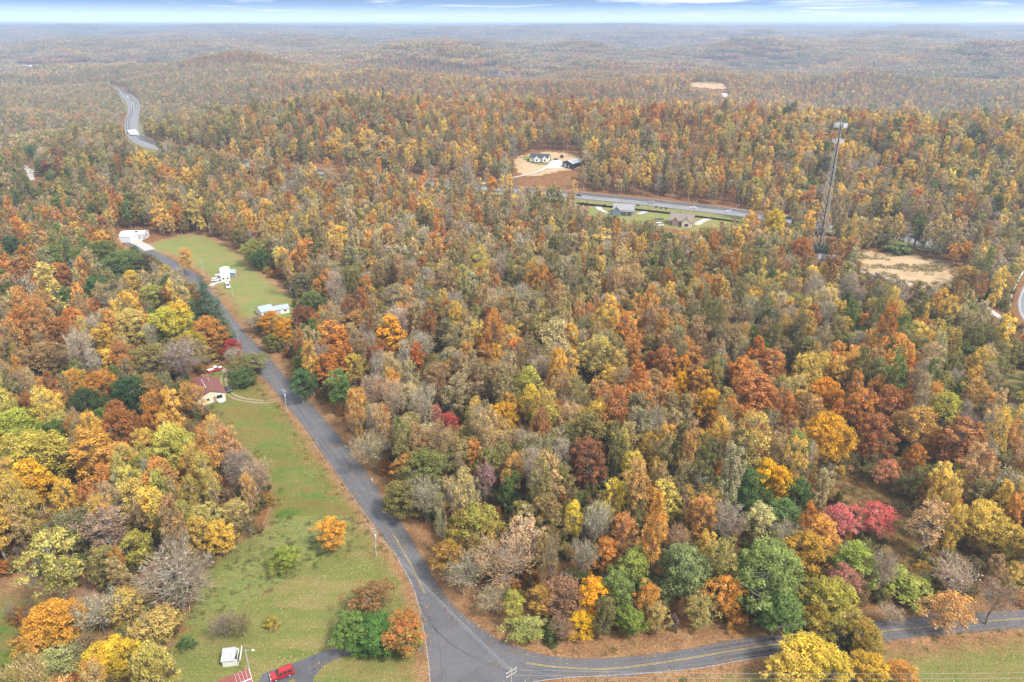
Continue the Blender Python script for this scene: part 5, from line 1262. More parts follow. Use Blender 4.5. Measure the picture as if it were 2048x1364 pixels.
droad = np.minimum(droad, seg_dist(X, Y, [tuple(p) for p in WLo[::3]]))
UPl = [tuple(p) for p in U]; inU = inpoly(X, Y, UPl); dU = seg_dist(X, Y, UPl + [UPl[0]])
rough = inpoly(X, Y, W([(600, 1030), (690, 1035), (735, 1045), (700, 1100), (640, 1135), (560, 1178), (470, 1228), (400, 1262), (355, 1225), (385, 1150), (450, 1090), (525, 1050)]))
brush = inpoly(X, Y, W([(1630, 950), (1720, 940), (1840, 1000), (1900, 1080), (1900, 1200), (1750, 1205), (1730, 1090), (1640, 1010)]))
rv = g.random(len(X)); clump = vnoise(X / 9 + 3, Y / 6 + 9)
rows = []
ptu = np.where(brush, .5, np.where(rough, .06 + .2 * (clump > .62), np.where(inU & (dU < 4), .10, 0))) * ~onroad
ptu = np.maximum(ptu, np.where(~onroad & ~inU & (droad < 4), .06, 0))
for i in np.nonzero(rv < ptu)[0]:
    c1, c2 = random.choice((((.20, .19, .06), (.13, .14, .05)), ((.28, .19, .09), (.20, .14, .07)), ((.16, .19, .05), (.11, .14, .04)))) if not brush[i] else random.choice((((.30, .20, .09), (.20, .15, .07)), ((.24, .21, .08), (.16, .15, .06)), ((.34, .19, .08), (.22, .15, .07))))
    sc_ = random.uniform(.5, 1.3) * (1.3 if brush[i] else 1)
    rows.append(((X[i], Y[i], 0.03), random.choice(TUFT), (sc_, sc_, sc_ * random.uniform(.5, 1.1)), random.uniform(0, 6.28), c1, c2))
EC = W([(1690, 514), (1735, 499), (1760, 508), (1800, 496), (1850, 518), (1890, 520), (1925, 548), (1915, 585), (1950, 606), (1900, 604), (1840, 578), (1790, 580), (1740, 560), (1700, 545)])
X2, Y2 = field(120, 300, 300, 420, 2.2)
e_ = inpoly(X2, Y2, EC); e_ &= (g.random(len(X2)) < .75 * sstep(.42, .66, vnoise(X2 / 11, Y2 / 7)) + .5 * np.exp(-seg_dist(X2, Y2, EC + [EC[0]]) / 4))
for x_, y_ in zip(X2[e_], Y2[e_]):
    c1, c2 = random.choice((((.26, .22, .09), (.19, .16, .07)), ((.34, .22, .11), (.25, .16, .08)), ((.20, .21, .07), (.14, .15, .05))))
    sc_ = random.uniform(1.2, 2.6); rows.append(((x_, y_, .05), random.choice(TUFT), (sc_, sc_, sc_ * .8), random.uniform(0, 6.28), c1, c2))
print('tufts', len(rows)); scatter('weeds', rows, 'low weeds and brown tufts in the rough grass and along the verges', 'weeds')
rows = []
lawn2 = inpoly(X, Y, W([(1036, 1376), (1400, 1342), (2048, 1262), (2300, 1243), (2400, 1500), (1030, 1500)]))
ple = np.where(onroad, .035 + .5 * np.exp(-droad / .5) + .06 * (clump > .6), np.where(droad < 6, .75, np.where(inU, .03 + .5 * np.exp(-dU / 3.5), np.where(lawn2, .3, 0))))
ple = np.where(inpoly(X, Y, W(VER)), .8, ple)
for i in np.nonzero(g.random(len(X)) < ple)[0]:
    c1, c2 = random.choice((((.50, .26, .11), (.34, .17, .08)), ((.60, .38, .18), (.42, .24, .12)), ((.38, .18, .08), (.26, .13, .07)), ((.66, .48, .22), (.45, .3, .15))))
    z_ = .075 if onroad[i] else .055
    sc_ = random.uniform(.7, 1.3); rows.append(((X[i], Y[i], z_), random.choice(LEAF), (sc_, sc_, .7), random.uniform(0, 6.28), c1, c2))
print('leaf groups', len(rows)); scatter('fallen_leaves', rows, 'fallen tan and orange leaves on the verges, lawns and road edges', 'leaves')

# ------------------------------------------------------------------ buildings
def window_on(parent, side, pos, z, w, h, L, D, frame='white_siding', yoff=0.0):
    f = B(); p = B(); t = 0.07
    if side in 'fb':
        s = -1 if side == 'f' else 1; y = s * D / 2 + yoff
        ya, yb = sorted((y + s * 0.003, y + s * t)); f.box(pos - w / 2 - .08, pos + w / 2 + .08, ya, yb, z - .08, z + h + .08)
        ya, yb = sorted((y + s * (t + .003), y + s * (t + .02))); p.box(pos - w / 2, pos + w / 2, ya, yb, z, z + h)
    else:
        s = -1 if side == 'l' else 1; x = s * L / 2 + yoff
        xa, xb = sorted((x + s * 0.003, x + s * t)); f.box(xa, xb, pos - w / 2 - .08, pos + w / 2 + .08, z - .08, z + h + .08)
        xa, xb = sorted((x + s * (t + .003), x + s * (t + .02))); p.box(xa, xb, pos - w / 2, pos + w / 2, z, z + h)
    o = f.put('window', frame, parent); p.put('pane', 'glass', o); return o
def gable(parent, L, D, h, rh, wm, rm, over=0.4, x0=0.0, y0=0.0, roofname='roof', cross=False):
    """walls with two gable ends and two roof slopes; ridge along x (or along y when cross)"""
    T = (lambda x, y, z: (x0 + x, y0 + y, z)) if not cross else (lambda x, y, z: (x0 + y, y0 + x, z))
    b = B(); prof = [(-D / 2, 0), (D / 2, 0), (D / 2, h), (0, h + rh), (-D / 2, h)]
    v = [b.bm.verts.new(T(-L / 2, a, z)) for a, z in prof]; w = [b.bm.verts.new(T(L / 2, a, z)) for a, z in prof]
    b.bm.faces.new(v); b.bm.faces.new(w[::-1])
    for i in range(5): b.bm.faces.new((v[i], w[i], w[(i + 1) % 5], v[(i + 1) % 5]))
    wl_ = b.put('wall', wm, parent)
    r = B(); k = rh / (D / 2); ov = over
    for s in (-1, 1):
        pts = [T(-L / 2 - ov, s * 0.004, h + rh + .03), T(L / 2 + ov, s * 0.004, h + rh + .03), T(L / 2 + ov, s * (D / 2 + ov), h - ov * k + .03), T(-L / 2 - ov, s * (D / 2 + ov), h - ov * k + .03)]
        r.poly(pts, (0, 0, 0.13))
    ro = r.put(roofname, rm, parent)
    return wl_, ro
def from_ridge(a, b, h, D, name, label, cat='house', group=None):
    p, q = at(*a, h), at(*b, h); d = q - p
    t = root(name, ((p.x + q.x) / 2, (p.y + q.y) / 2, min(p.z, q.z)), math.atan2(d.y, d.x), label, cat, group)
    return t, math.hypot(d.x, d.y)
def box_part(name, mat, parent, *dims, label=None, bevel=0):
    b = B(); b.box(*dims)
    if bevel: b.bevel(bevel, 1)
    return b.put(name, mat, parent, label)

# cream house with the maroon roof
t, L = from_ridge((404, 753), (420, 781), 4.9, 9, 'house', 'cream sided house with maroon shingle roof beside the loop drive'); L = max(10, min(L, 13)); D = 9.2
gable(t, L, D, 3.0, 1.9, 'cream_siding', 'red_shingle', 0.45)
for x in (-3.2, -1.0, 1.0, 2.8): box_part('roof_vent', 'white_siding', t, x - .16, x + .16, -.85, -.55, 4.6, 5.05)
box_part('chimney', 'brick_wall', t, -2.6, -2.0, 1.0, 1.6, 3.8, 5.6)
window_on(t, 'r', 2.6, 1.1, 1.9, 1.3, L, D); window_on(t, 'r', -1.2, 1.2, 0.9, 0.9, L, D); window_on(t, 'b', -2.5, 1.1, 1.3, 1.1, L, D); window_on(t, 'b', 2.5, 1.1, 1.3, 1.1, L, D)
dr = box_part('door', 'brick_wall', t, L / 2 + .003, L / 2 + .06, .6, 1.5, .15, 2.2); box_part('handle', 'hub', dr, L / 2 + .065, L / 2 + .1, .7, .78, 1.1, 1.2)
box_part('porch', 'porch_wood', t, L / 2 + .01, L / 2 + 1.3, 1.7, 4.2, 0, .45); box_part('step', 'porch_wood', t, L / 2 + 1.32, L / 2 + 1.7, 2.4, 3.4, 0, .22)
for y in (1.8, 4.1): box_part('porch_post', 'white_siding', t, L / 2 + 1.1, L / 2 + 1.2, y - .06, y + .06, .455, 1.4)

# mobile home with lean-to and porch
t, L = from_ridge((448, 529), (450, 553), 3.5, 5, 'mobile_home', 'white roofed mobile home with lean-to in the upper green yard'); L = 15; D = 4.4
gable(t, L, D, 2.7, .55, 'white_siding', 'white_metal', 0.2)
for x in (-5, -2, 2, 5): window_on(t, 'b', x, 1.0, 1.2, .9, L, D)
window_on(t, 'r', -1.0, 1.1, .9, .8, L, D); window_on(t, 'r', 1.0, 1.1, .9, .8, L, D)
b = B(); b.poly([(-4, D / 2 + .25, 2.6), (3, D / 2 + .25, 2.6), (3, D / 2 + 3.1, 2.1), (-4, D / 2 + 3.1, 2.1)], (0, 0, .1)); b.put('lean_to_roof', 'steel_blue', t)
for x in (-3.8, 2.8): box_part('post', 'white_siding', t, x - .07, x + .07, D / 2 + 2.8, D / 2 + 2.95, 0, 2.1)
box_part('lean_to_wall', 'blue_siding', t, -3.6, 2.6, D / 2 + .3, D / 2 + 2.6, 0, 1.95)
box_part('porch', 'porch_wood', t, 1, 4, -D / 2 - 2.4, -D / 2 - .02, 0, .7); box_part('porch_roof', 'grey_metal', t, .8, 4.2, -D / 2 - 2.6, -D / 2 - .25, 2.35, 2.45)

# blue roofed house and annexe
t, L = from_ridge((520, 613), (536, 610), 3.9, 7, 'house', 'small white house with blue grey metal roof behind the vivid orange maple'); gable(t, 5.6, 7.5, 2.6, 1.3, 'white_siding', 'steel_blue', .3); t.rotation_euler.z += .15
for x in (-1.5, 1.3): window_on(t, 'f', x, 1.0, 1.0, 1.0, 5.6, 7.5)
box_part('door', 'brick_wall', t, -.35, .45, -3.83, -3.753, .1, 2.1)
t, L = from_ridge((543, 614), (570, 609), 3.2, 6, 'garage', 'low white outbuilding with blue metal roof right of the small white house', 'garage'); gable(t, 8, 5.5, 2.3, .9, 'white_siding', 'steel_blue', .3)
box_part('door', 'grey_metal', t, -2.6, 0, -2.83, -2.753, .05, 2.05); window_on(t, 'f', 2.2, 1.0, 1.0, .8, 8, 5.5)

# big white metal building
t, L = from_ridge((244, 462), (291, 461), 4.4, 9, 'warehouse', 'long white metal building with a front wing beside its gravel apron', 'building'); L = max(L, 14); D = 8
gable(t, L, D, 3.5, .8, 'white_metal', 'white_metal', .25)
gable(t, 7, 9, 3.1, .7, 'white_metal', 'white_metal', .2, -L / 2 + 4.2, -D / 2 - 3.0, 'wing_roof', True)
for x in (0, 3.2, 6.0): box_part('bay_door', 'grey_metal', t, x, x + 2.2, -D / 2 - .07, -D / 2 - .003, .05, 2.7)
window_on(t, 'r', 0, 1.3, 1.6, 1.0, L, D); box_part('roof_unit', 'dark_metal', t, 1.6, 3.0, -2.6, -1.6, 3.6, 4.7)

# white farmhouse, black barn
t, L = from_ridge((1064, 307), (1096, 307), 5.9, 10, 'farmhouse', 'new white farmhouse with dark roof and two front gables'); L = 16; D = 9
gable(t, L, D, 3.3, 2.6, 'white_siding', 'dark_shingle', .4)
gable(t, 5, 4.2, 3.3, 2.2, 'white_siding', 'dark_shingle', .25, -1.6, -D / 2 - .6, 'gable_roof', True); gable(t, 4, 4.2, 3.3, 2.0, 'white_siding', 'dark_shingle', .25, 5.2, -D / 2 - .4, 'gable_roof', True)
for x in (-6.2, 1.8, 3.0): window_on(t, 'f', x, .9, .9, 1.4, L, D)
window_on(t, 'f', -1.6, .9, 1.3, 1.5, L, D, yoff=-3.1); window_on(t, 'f', 5.2, .9, 1.3, 1.5, L, D, yoff=-2.4)
box_part('door', 'dark_metal', t, -4.6, -3.6, -D / 2 - .07, -D / 2 - .003, .1, 2.3)
t, L = from_ridge((1152, 314), (1139, 320), 6.0, 9, 'barn', 'black metal barn with grey roof right of the white farmhouse', 'barn'); L = 14; D = 11
gable(t, L, D, 4.0, 1.9, 'dark_metal', 'grey_metal', .5)
box_part('bay_door', 'grey_metal', t, L / 2 + .003, L / 2 + .08, -3.9, -.9, .05, 3.2, label='roll up bay door'); box_part('bay_door', 'porch_wood', t, L / 2 + .003, L / 2 + .08, .9, 1.9, .05, 2.2)

# two houses below the highway
t, L = from_ridge((1231, 407), (1267, 409), 6.4, 10, 'house', 'blue grey house with grey hipped roof just below the highway'); L = 14; D = 10
gable(t, L, D, 3.4, 3.0, 'blue_siding', 'grey_shingle', .5); gable(t, 4, 5, 3.4, 2.3, 'blue_siding', 'grey_shingle', .3, -4.4, -D / 2 - .6, 'gable_roof', True)
for x in (-1.5, 1.4, 4.6): window_on(t, 'f', x, 1.0, 1.4, 1.3, L, D)
box_part('porch_roof', 'grey_shingle', t, -2, 6.8, -D / 2 - 2.3, -D / 2 - .62, 2.75, 2.9)
for x in (-1.8, 2.2, 6.6): box_part('porch_post', 'white_siding', t, x - .1, x + .1, -D / 2 - 2.2, -D / 2 - 2.0, 0, 2.74)
t, L = from_ridge((1347, 426), (1384, 429), 6.6, 10, 'house', 'brown roofed brick house with pale front gable right of the blue grey house'); L = 15; D = 11
gable(t, L, D, 3.2, 3.4, 'brick_wall', 'brown_shingle', .5); gable(t, 6, 6, 3.2, 3.0, 'cream_siding', 'brown_shingle', .3, 4.0, -D / 2 - 1.0, 'gable_roof', True); gable(t, 3, 4, 3.2, 2.2, 'brick_wall', 'brown_shingle', .3, -3.5, -D / 2 - .4, 'gable_roof', True)
for x in (-6.3, -.7): window_on(t, 'f', x, 1.0, 1.2, 1.2, L, D)
window_on(t, 'f', 4.0, .9, 2.4, 1.6, L, D, yoff=-4.05)
box_part('chimney', 'brick_wall', t, -2.2, -1.2, 1.6, 2.5, 5.0, 7.6)
t = root('pavilion', at(1318, 446), .1, 'small dark roofed pavilion left of the brown roofed house', 'pavilion')
box_part('roof', 'dark_shingle', t, -3, 3, -2, 2, 2.5, 2.75, bevel=.08)
for x in (-2.7, 2.7):
    for y in (-1.7, 1.7): box_part('post', 'board_wood', t, x - .08, x + .08, y - .08, y + .08, 0, 2.5)

# white shed at the lower lawn
p = at(464, 1324); t = root('shed', p, math.radians(8), 'small white shed with grey roof and dark side windows on the lawn', 'shed')
w, d = 3.0, 2.2
b = B(); b.poly([(-w / 2, -d / 2, 0), (w / 2, -d / 2, 0), (w / 2, -d / 2, 1.75), (-w / 2, -d / 2, 1.75)], (0, .06, 0)); b.put('front_wall', 'white_siding', t)
b = B(); b.poly([(-w / 2, d / 2, 0), (w / 2, d / 2, 0), (w / 2, d / 2, 2.5), (-w / 2, d / 2, 2.5)], (0, -.06, 0)); b.put('rear_wall', 'white_siding', t)
for x in (-w / 2 + .001, w / 2 - .061):
    b = B(); b.poly([(x, -d / 2 + .062, 0), (x, d / 2 - .062, 0), (x, d / 2 - .062, 2.48), (x, -d / 2 + .062, 1.78)], (.06, 0, 0)); b.put('side_wall', 'white_siding', t)
for i in range(8):
    x0 = -w / 2 - .2 + i * 0.34; b = B(); b.poly([(x0, -d / 2 - .25, 1.72), (x0 + .33, -d / 2 - .25, 1.72), (x0 + .33, d / 2 + .2, 2.68), (x0, d / 2 + .2, 2.68)], (0, 0, .05 + .01 * (i % 2))); b.put('roof_board', 'grey_metal', t)
b = B(); b.poly([(w / 2 + .62, -d / 2 - .2, 1.45), (w / 2 + .62, d / 2 + .2, 2.3), (w / 2 + .56, d / 2 + .2, 2.95), (w / 2 + .56, -d / 2 - .2, 1.95)], (.05, 0, 0)); b.put('side_board', 'white_siding', t)
for y in (-.75, -.1, .55): window_on(t, 'r', y, 1.0, .42, .62, w, d, frame='dark_metal')
for i in range(7): box_part('siding_board', 'white_siding', t, -w / 2, w / 2, -d / 2 - .035 - .006 * (i % 2), -d / 2 - .002, .03 + i * .245, .03 + i * .245 + .225)
box_part('plinth', 'dark_metal', t, -w / 2 + .1, w / 2 - .1, -d / 2 + .1, d / 2 - .1, -.05, .12)

# red roofed building at the bottom edge
p, q = at(434, 1363, 3.0), at(497, 1337, 3.0); d_ = q - p; L = math.hypot(d_.x, d_.y)
t = root('outbuilding', ((p.x + q.x) / 2, (p.y + q.y) / 2, 0), math.atan2(d_.y, d_.x), 'red metal roofed outbuilding cut by the bottom edge', 'building')
n = 9; ww = L / n
for i in range(n):
    for nm, pts in (('roof_panel', [(-L / 2 + i * ww, 0, 3.0), (-L / 2 + (i + 1) * ww - .04, 0, 3.0), (-L / 2 + (i + 1) * ww - .04, -3.6, 3.85), (-L / 2 + i * ww, -3.6, 3.85)]),
                    ('roof_panel', [(-L / 2 + i * ww, -3.61, 3.85), (-L / 2 + (i + 1) * ww - .04, -3.61, 3.85), (-L / 2 + (i + 1) * ww - .04, -7.2, 3.0), (-L / 2 + i * ww, -7.2, 3.0)])):
        b = B(); b.poly(pts, (0, 0, .05)); b.put(nm, 'red_metal', t)
    if i: b = B(); b.tube((-L / 2 + i * ww - .02, .02, 3.06), (-L / 2 + i * ww - .02, -3.6, 3.91), .03, n=4); b.put('roof_rib', 'white_metal' if i > 4 else 'red_metal', t)
box_part('ridge_cap', 'white_metal', t, -L / 2, L / 2, -3.72, -3.5, 3.93, 4.0)
b = B(); b.prism([(-.3, 0), (-6.9, 0), (-6.9, 2.95), (-3.6, 3.72), (-.3, 2.95)], -L / 2 + .3, L / 2 - .3, 'x'); b.put('wall', 'white_siding', t)
box_part('bargeboard', 'white_siding', t, L / 2 + .0, L / 2 + .08, -7.2, .02, 2.75, 2.98)

# small far buildings
def far_house(a, b, label, wm='white_siding', rm='white_metal', h=3.2, rh=1.4, D=8, name='house', cat='house', minL=8):
    t, L = from_ridge(a, b, h + rh, D, name, label, cat); L = max(L, minL); gable(t, L, D, h, rh, wm, rm, .4)
    for x in (-L / 4, L / 4): window_on(t, 'f', x, 1.0, 1.4, 1.2, L, D)
    return t
far_house((44, 130), (66, 130), 'long pale barn on the left far plain', rm='white_metal', name='barn', cat='barn', h=5, rh=3, D=18)
far_house((67, 129), (76, 129), 'reddish roofed house at the end of the long pale barn', rm='red_metal', h=5, rh=3, D=14)
far_house((11, 91), (17, 91), 'tiny white house at the far upper left, left one', h=6, rh=4, D=20, minL=20)
far_house((29, 90), (35, 90), 'tiny white house at the far upper left, right one', h=6, rh=4, D=20, minL=20)
far_house((1443, 187), (1452, 187), 'tiny white house below the pale yellow far field', h=4, rh=2, D=10, minL=11)
far_house((550, 129), (560, 129), 'tiny white house in the middle distance, upper left of centre', h=5, rh=3, D=14, minL=14)
far_house((74, 178), (84, 178), 'white house among trees on the left slope', h=4, rh=2.5, D=10)
far_house((138, 170), (148, 169), 'pale house among trees left of the highway bend', rm='grey_metal', h=4, rh=2.5, D=10)
far_house((105, 353), (114, 352), 'small white building right of the deep red tree at left', h=3, rh=1.5, D=7, minL=6)
far_house((1006, 414), (1018, 416), 'grey roofed house half hidden in the wood left of the blue grey house', wm='cream_siding', rm='grey_shingle', h=6.5, rh=2.6, D=9)
far_house((386, 228), (398, 228), 'white roofed house in a small glade right of the highway bend', h=5, rh=2.2, D=9)

# radio tower
bp = at(1632, 517); TH = 73.0
t = root('radio_tower', bp, math.radians(12), 'tall three legged lattice radio tower with white antennas', 'tower')
def leg_at(i, z): r = 3.3 * (1 - z / TH) + .62; a = math.radians(90 + 120 * i + 30); return Vector((r * math.cos(a), r * math.sin(a), z))
for i in range(3):
    b = B(); b.tube(leg_at(i, 0), leg_at(i, TH), .19, .12, 6); b.put('leg', 'galvanised', t)
zs = [0]; 
while zs[-1] < TH - 1.2: zs.append(zs[-1] + max(1.9, 5.4 * (1 - zs[-1] / TH) + .9))
zs[-1] = TH
for k in range(len(zs) - 1):
    for i in range(3):
        j = (i + 1) % 3
        for a_, b_ in (((i, zs[k]), (j, zs[k + 1])), ((j, zs[k]), (i, zs[k + 1]))):
            b = B(); b.tube(leg_at(*a_), leg_at(*b_), .085, n=4, cap=False); b.put('brace', 'galvanised', t)
        if k: b = B(); b.tube(leg_at(i, zs[k]), leg_at(j, zs[k]), .05, n=4, cap=False); b.put('cross_bar', 'galvanised', t)
b = B()
for o_ in (-.12, .12): b.tube(leg_at(1, 4) + Vector((o_, -.25, 0)), leg_at(1, TH - 1) + Vector((o_, -.1, 0)), .15, .13, 5)
b.put('cable_run', 'black_cable', t)
for zc, R_a, n_a, hh in ((TH - .6, 2.3, 12, 2.3), (TH - 8.6, 2.0, 8, 2.1)):
    b = B()
    for i in range(3):
        a0 = math.radians(120 * i + 60)
        c0 = Vector((math.cos(a0) * R_a, math.sin(a0) * R_a, zc)); tt_ = Vector((-math.sin(a0), math.cos(a0), 0))
        for dz in (-.5, .5): b.tube(c0 - tt_ * 1.7 + Vector((0, 0, dz)), c0 + tt_ * 1.7 + Vector((0, 0, dz)), .05, n=4)
        b.tube((0, 0, zc), c0, .07, n=4)
    b.put('antenna_mount', 'galvanised', t)
    per = n_a // 3 + (1 if n_a % 3 else 0)
    for i in range(3):
        a0 = math.radians(120 * i + 60); tt_ = Vector((-math.sin(a0), math.cos(a0), 0))
        for j in range(per):
            c0 = Vector((math.cos(a0) * (R_a + .2), math.sin(a0) * (R_a + .2), zc - hh / 2)) + tt_ * (-1.6 + 3.2 * j / (per - 1))
            bb = B(); bb.box(-.13, .13, -.2, .2, 0, hh); bb.bevel(.04, 1); o_ = bb.put('antenna', 'white_metal', t); o_.location = c0; o_.rotation_euler = (0, 0, a0)
b = B(); b.tube((0, 0, TH), (0, 0, TH + 2.4), .06, .03, 5); b.put('lightning_rod', 'lamp_glass', t)
for px, py, w_, d_, lab in ((1641, 517, 4.5, 3, 'white equipment shelter at the foot of the radio tower'), (1652, 519, 2.6, 2.2, 'small pale cabinet between the two tower shelters'), (1664, 521, 4, 2.6, 'white equipment shelter right of the tower compound')):
    s = root('equipment_shelter', at(px, py), .1, lab, 'shelter'); box_part('wall', 'white_siding', s, -w_ / 2, w_ / 2, -d_ / 2, d_ / 2, .1, 2.7); box_part('roof', 'white_metal', s, -w_ / 2 - .15, w_ / 2 + .15, -d_ / 2 - .15, d_ / 2 + .15, 2.704, 2.86); box_part('door', 'grey_metal', s, -.45, .45, -d_ / 2 - .05, -d_ / 2 - .003, .15, 2.2)

# ------------------------------------------------------------------ vehicles
def car(px, py, head, kind, mat, label, cat='car', group=None, dz=0.06, two_tone=False, scale=1.0):
    p = at(px, py); p.z += dz
    t = root({'suv': 'suv', 'sedan': 'car', 'pickup': 'pickup_truck', 'van': 'van', 'box': 'box_truck'}[kind], p, math.radians(head), label, cat, group)
    t.scale = (scale,) * 3
    L, Wd, wb = {'suv': (4.6, 1.86, 1.4), 'sedan': (4.6, 1.8, 1.38), 'pickup': (5.6, 1.95, 1.75), 'van': (5.6, 2.0, 1.75), 'box': (7.5, 2.3, 2.4)}[kind]
    hood = {'suv': 1.02, 'sedan': .92, 'pickup': 1.12, 'van': 1.15, 'box': 1.3}[kind]
    f = L / 2
    prof = [(-f, .42), (-f + .1, .32), (f - .15, .32), (f, .5), (f - .03, hood - .22), (f - .45, hood - .06), (f - 1.15, hood), (-f + .15, hood), (-f, hood - .12)]
    if kind == 'pickup': prof = prof[:-2] + [(-f + .05, hood), (-f, hood - .05)]
    b = B(); b.prism(prof, -Wd / 2, Wd / 2); b.bevel(.06, 2); body = b.put('body', mat, t)
    cab = {'suv': (f - 1.1, f - 1.75, -f + .28, -f + .12, 1.74), 'sedan': (f - 1.2, f - 1.95, -f + 1.25, -f + .6, 1.42), 'pickup': (f - 1.5, f - 2.15, f - 3.3, f - 3.45, 1.82), 'van': (f - .8, f - 1.45, -f + .2, -f + .1, 2.25), 'box': (f - .4, f - .9, f - 2.2, f - 2.3, 2.2)}[kind]
    x0, x1, x2, x3, zr = cab; wi = Wd / 2 - .04; wr = Wd / 2 - .24
    b = B(); bm = b.bm
    lo = [bm.verts.new(v) for v in ((x0, -wi, hood - .02), (x0, wi, hood - .02), (x3, wi, hood - .02), (x3, -wi, hood - .02))]
    up = [bm.verts.new(v) for v in ((x1, -wr, zr), (x1, wr, zr), (x2, wr, zr), (x2, -wr, zr))]
    bm.faces.new(up); bm.faces.new(lo[::-1])
    for i in range(4): bm.faces.new((lo[i], lo[(i + 1) % 4], up[(i + 1) % 4], up[i]))
    b.bevel(.06, 2); b.put('cabin', 'car_white' if two_tone else mat, t)
    def quad(nm, pts, off, mt='glass'):
        q = B(); q.poly([Vector(v) + Vector(off) for v in pts], Vector(off) * -.5); q.put(nm, mt, t)
    def lerp(a, c, k): return Vector(a) + (Vector(c) - Vector(a)) * k
    z0, z1 = hood + .06, zr - .1
    def edge(xa, xb, z): return xa + (xb - xa) * (z - hood) / (zr - hood)
    def wid(z): return wi + (wr - wi) * (z - hood) / (zr - hood)
    quad('windshield', [(edge(x0, x1, z0), -wid(z0) + .12, z0), (edge(x0, x1, z0), wid(z0) - .12, z0), (edge(x0, x1, z1), wid(z1) - .12, z1), (edge(x0, x1, z1), -wid(z1) + .12, z1)], (.03, 0, .02))
    quad('rear_window', [(edge(x3, x2, z0), -wid(z0) + .15, z0), (edge(x3, x2, z0), wid(z0) - .15, z0), (edge(x3, x2, z1), wid(z1) - .15, z1), (edge(x3, x2, z1), -wid(z1) + .15, z1)], (-.03, 0, .01))
    nw = {'suv': 3, 'sedan': 2, 'pickup': 1, 'van': 3, 'box': 1}[kind]
    for s in (-1, 1):
        for k in range(nw):
            a0, a1 = k / nw + .04, (k + 1) / nw - .04
            xa = lambda u, z: edge(x0, x1, z) - .1 + (edge(x3, x2, z) + .1 - edge(x0, x1, z) + .1) * u
            quad('side_window', [(xa(a0, z0), s * wid(z0), z0), (xa(a1, z0), s * wid(z0), z0), (xa(a1, z1), s * wid(z1), z1), (xa(a0, z1), s * wid(z1), z1)], (0, s * .03, .01))
        for x in (f - .95, -f + 1.0):
            q = B(); q.tube((x, s * (Wd / 2 - .2), .36), (x, s * (Wd / 2 + .03), .36), .36, n=14); wh = q.put('wheel', 'tyre', t)
            q = B(); q.tube((x, s * (Wd / 2 + .031), .36), (x, s * (Wd / 2 + .05), .36), .2, n=10); q.put('hub', 'hub', wh)
        q = B(); q.box(f - .08, f + .015, s * (Wd / 2 - .32) - .17, s * (Wd / 2 - .32) + .17, hood - .34, hood - .2); q.put('headlight', 'lamp_glass', t)
    q = B(); q.box(f - .04, f + .09, -Wd / 2 + .08, Wd / 2 - .08, .34, .56); q.bevel(.03, 1); q.put('bumper', 'hub' if kind in ('suv', 'pickup') else mat, t)
    if kind == 'pickup':
        q = B(); q.box(-f + .12, f - 3.55, -Wd / 2 + .12, Wd / 2 - .12, hood + .003, hood + .02); q.put('bed', 'car_white' if two_tone else 'tyre', t)
        if two_tone: q = B(); q.box(f - 1.35, f - .35, -Wd / 2 + .2, Wd / 2 - .2, hood - .03, hood + .04); q.bevel(.03, 1); q.put('hood', 'car_white', t)
    if kind == 'suv': 
        for s in (-1, 1): q = B(); q.tube((x1 - .3, s * (wr - .1), zr + .05), (x2 + .2, s * (wr - .1), zr + .05), .03, n=5); q.put('roof_rail', 'tyre', t)
    if kind == 'box': q = B(); q.box(-f, f - 2.4, -Wd / 2 - .05, Wd / 2 + .05, .9, 3.3); q.put('cargo_box', mat, t)
    return t
def heading(a, b): p, q = at(*a), at(*b); return math.degrees(math.atan2(q.y - p.y, q.x - p.x))
car(565, 1352, heading((584, 1344), (546, 1358)), 'suv', 'car_red', 'bright red suv parked on the dark asphalt driveway', 'suv', dz=.1)
car(431, 742, heading((418, 745), (444, 738)), 'pickup', 'car_red', 'red and white pickup truck parked behind the cream house', 'pickup', two_tone=True)
car(457, 781, heading((463, 792), (451, 772)), 'sedan', 'car_dark', 'dark car half under the tree in the loop drive')
car(433, 562, heading((424, 563), (441, 561)), 'suv', 'car_white', 'white suv parked before the white mobile home', 'suv')
car(456, 574, heading((453, 565), (459, 582)), 'van', 'car_white', 'white van parked alone on the grass below the mobile home', 'van')
car(67, 345, 20, 'suv', 'car_white', 'white car parked by the lane at the left edge', scale=1.3)
car(1112, 320, 8, 'sedan', 'car_dark', 'dark car on the gravel yard by the farmhouse', dz=.2)
car(1318, 452, 5, 'van', 'car_white', 'white van under the trees below the dark pavilion', 'van')
hd = heading((1200, 396), (1440, 422))
for px, py, kd, mt, lab, fl in ((1157, 394, 'sedan', 'car_dark', 'dark car on the highway left of the blue grey house', 0), (1302, 409, 'suv', 'car_silver', 'silver car on the highway behind the house lawns, leftmost of the pale ones', 180), (1386, 419, 'sedan', 'car_white', 'white low car on the highway above the brown roofed house', 180), (1460, 427, 'pickup', 'car_white', 'white pickup on the highway near the street lamp', 180), (1579, 440, 'pickup', 'car_dark', 'dark pickup on the highway behind the large golden tree', 0)):
    car(px, py, hd + fl, kd, mt, lab, {'pickup': 'pickup'}.get(kd, 'car'), 'vehicles on the highway', dz=.66)
car(256, 196, 120, 'box', 'car_white', 'white truck at the top of the highway bend', 'truck', 'vehicles on the highway', dz=.7)
car(262, 202, 110, 'sedan', 'car_dark', 'dark car following the white truck at the highway bend', 'car', 'vehicles on the highway', dz=.7)
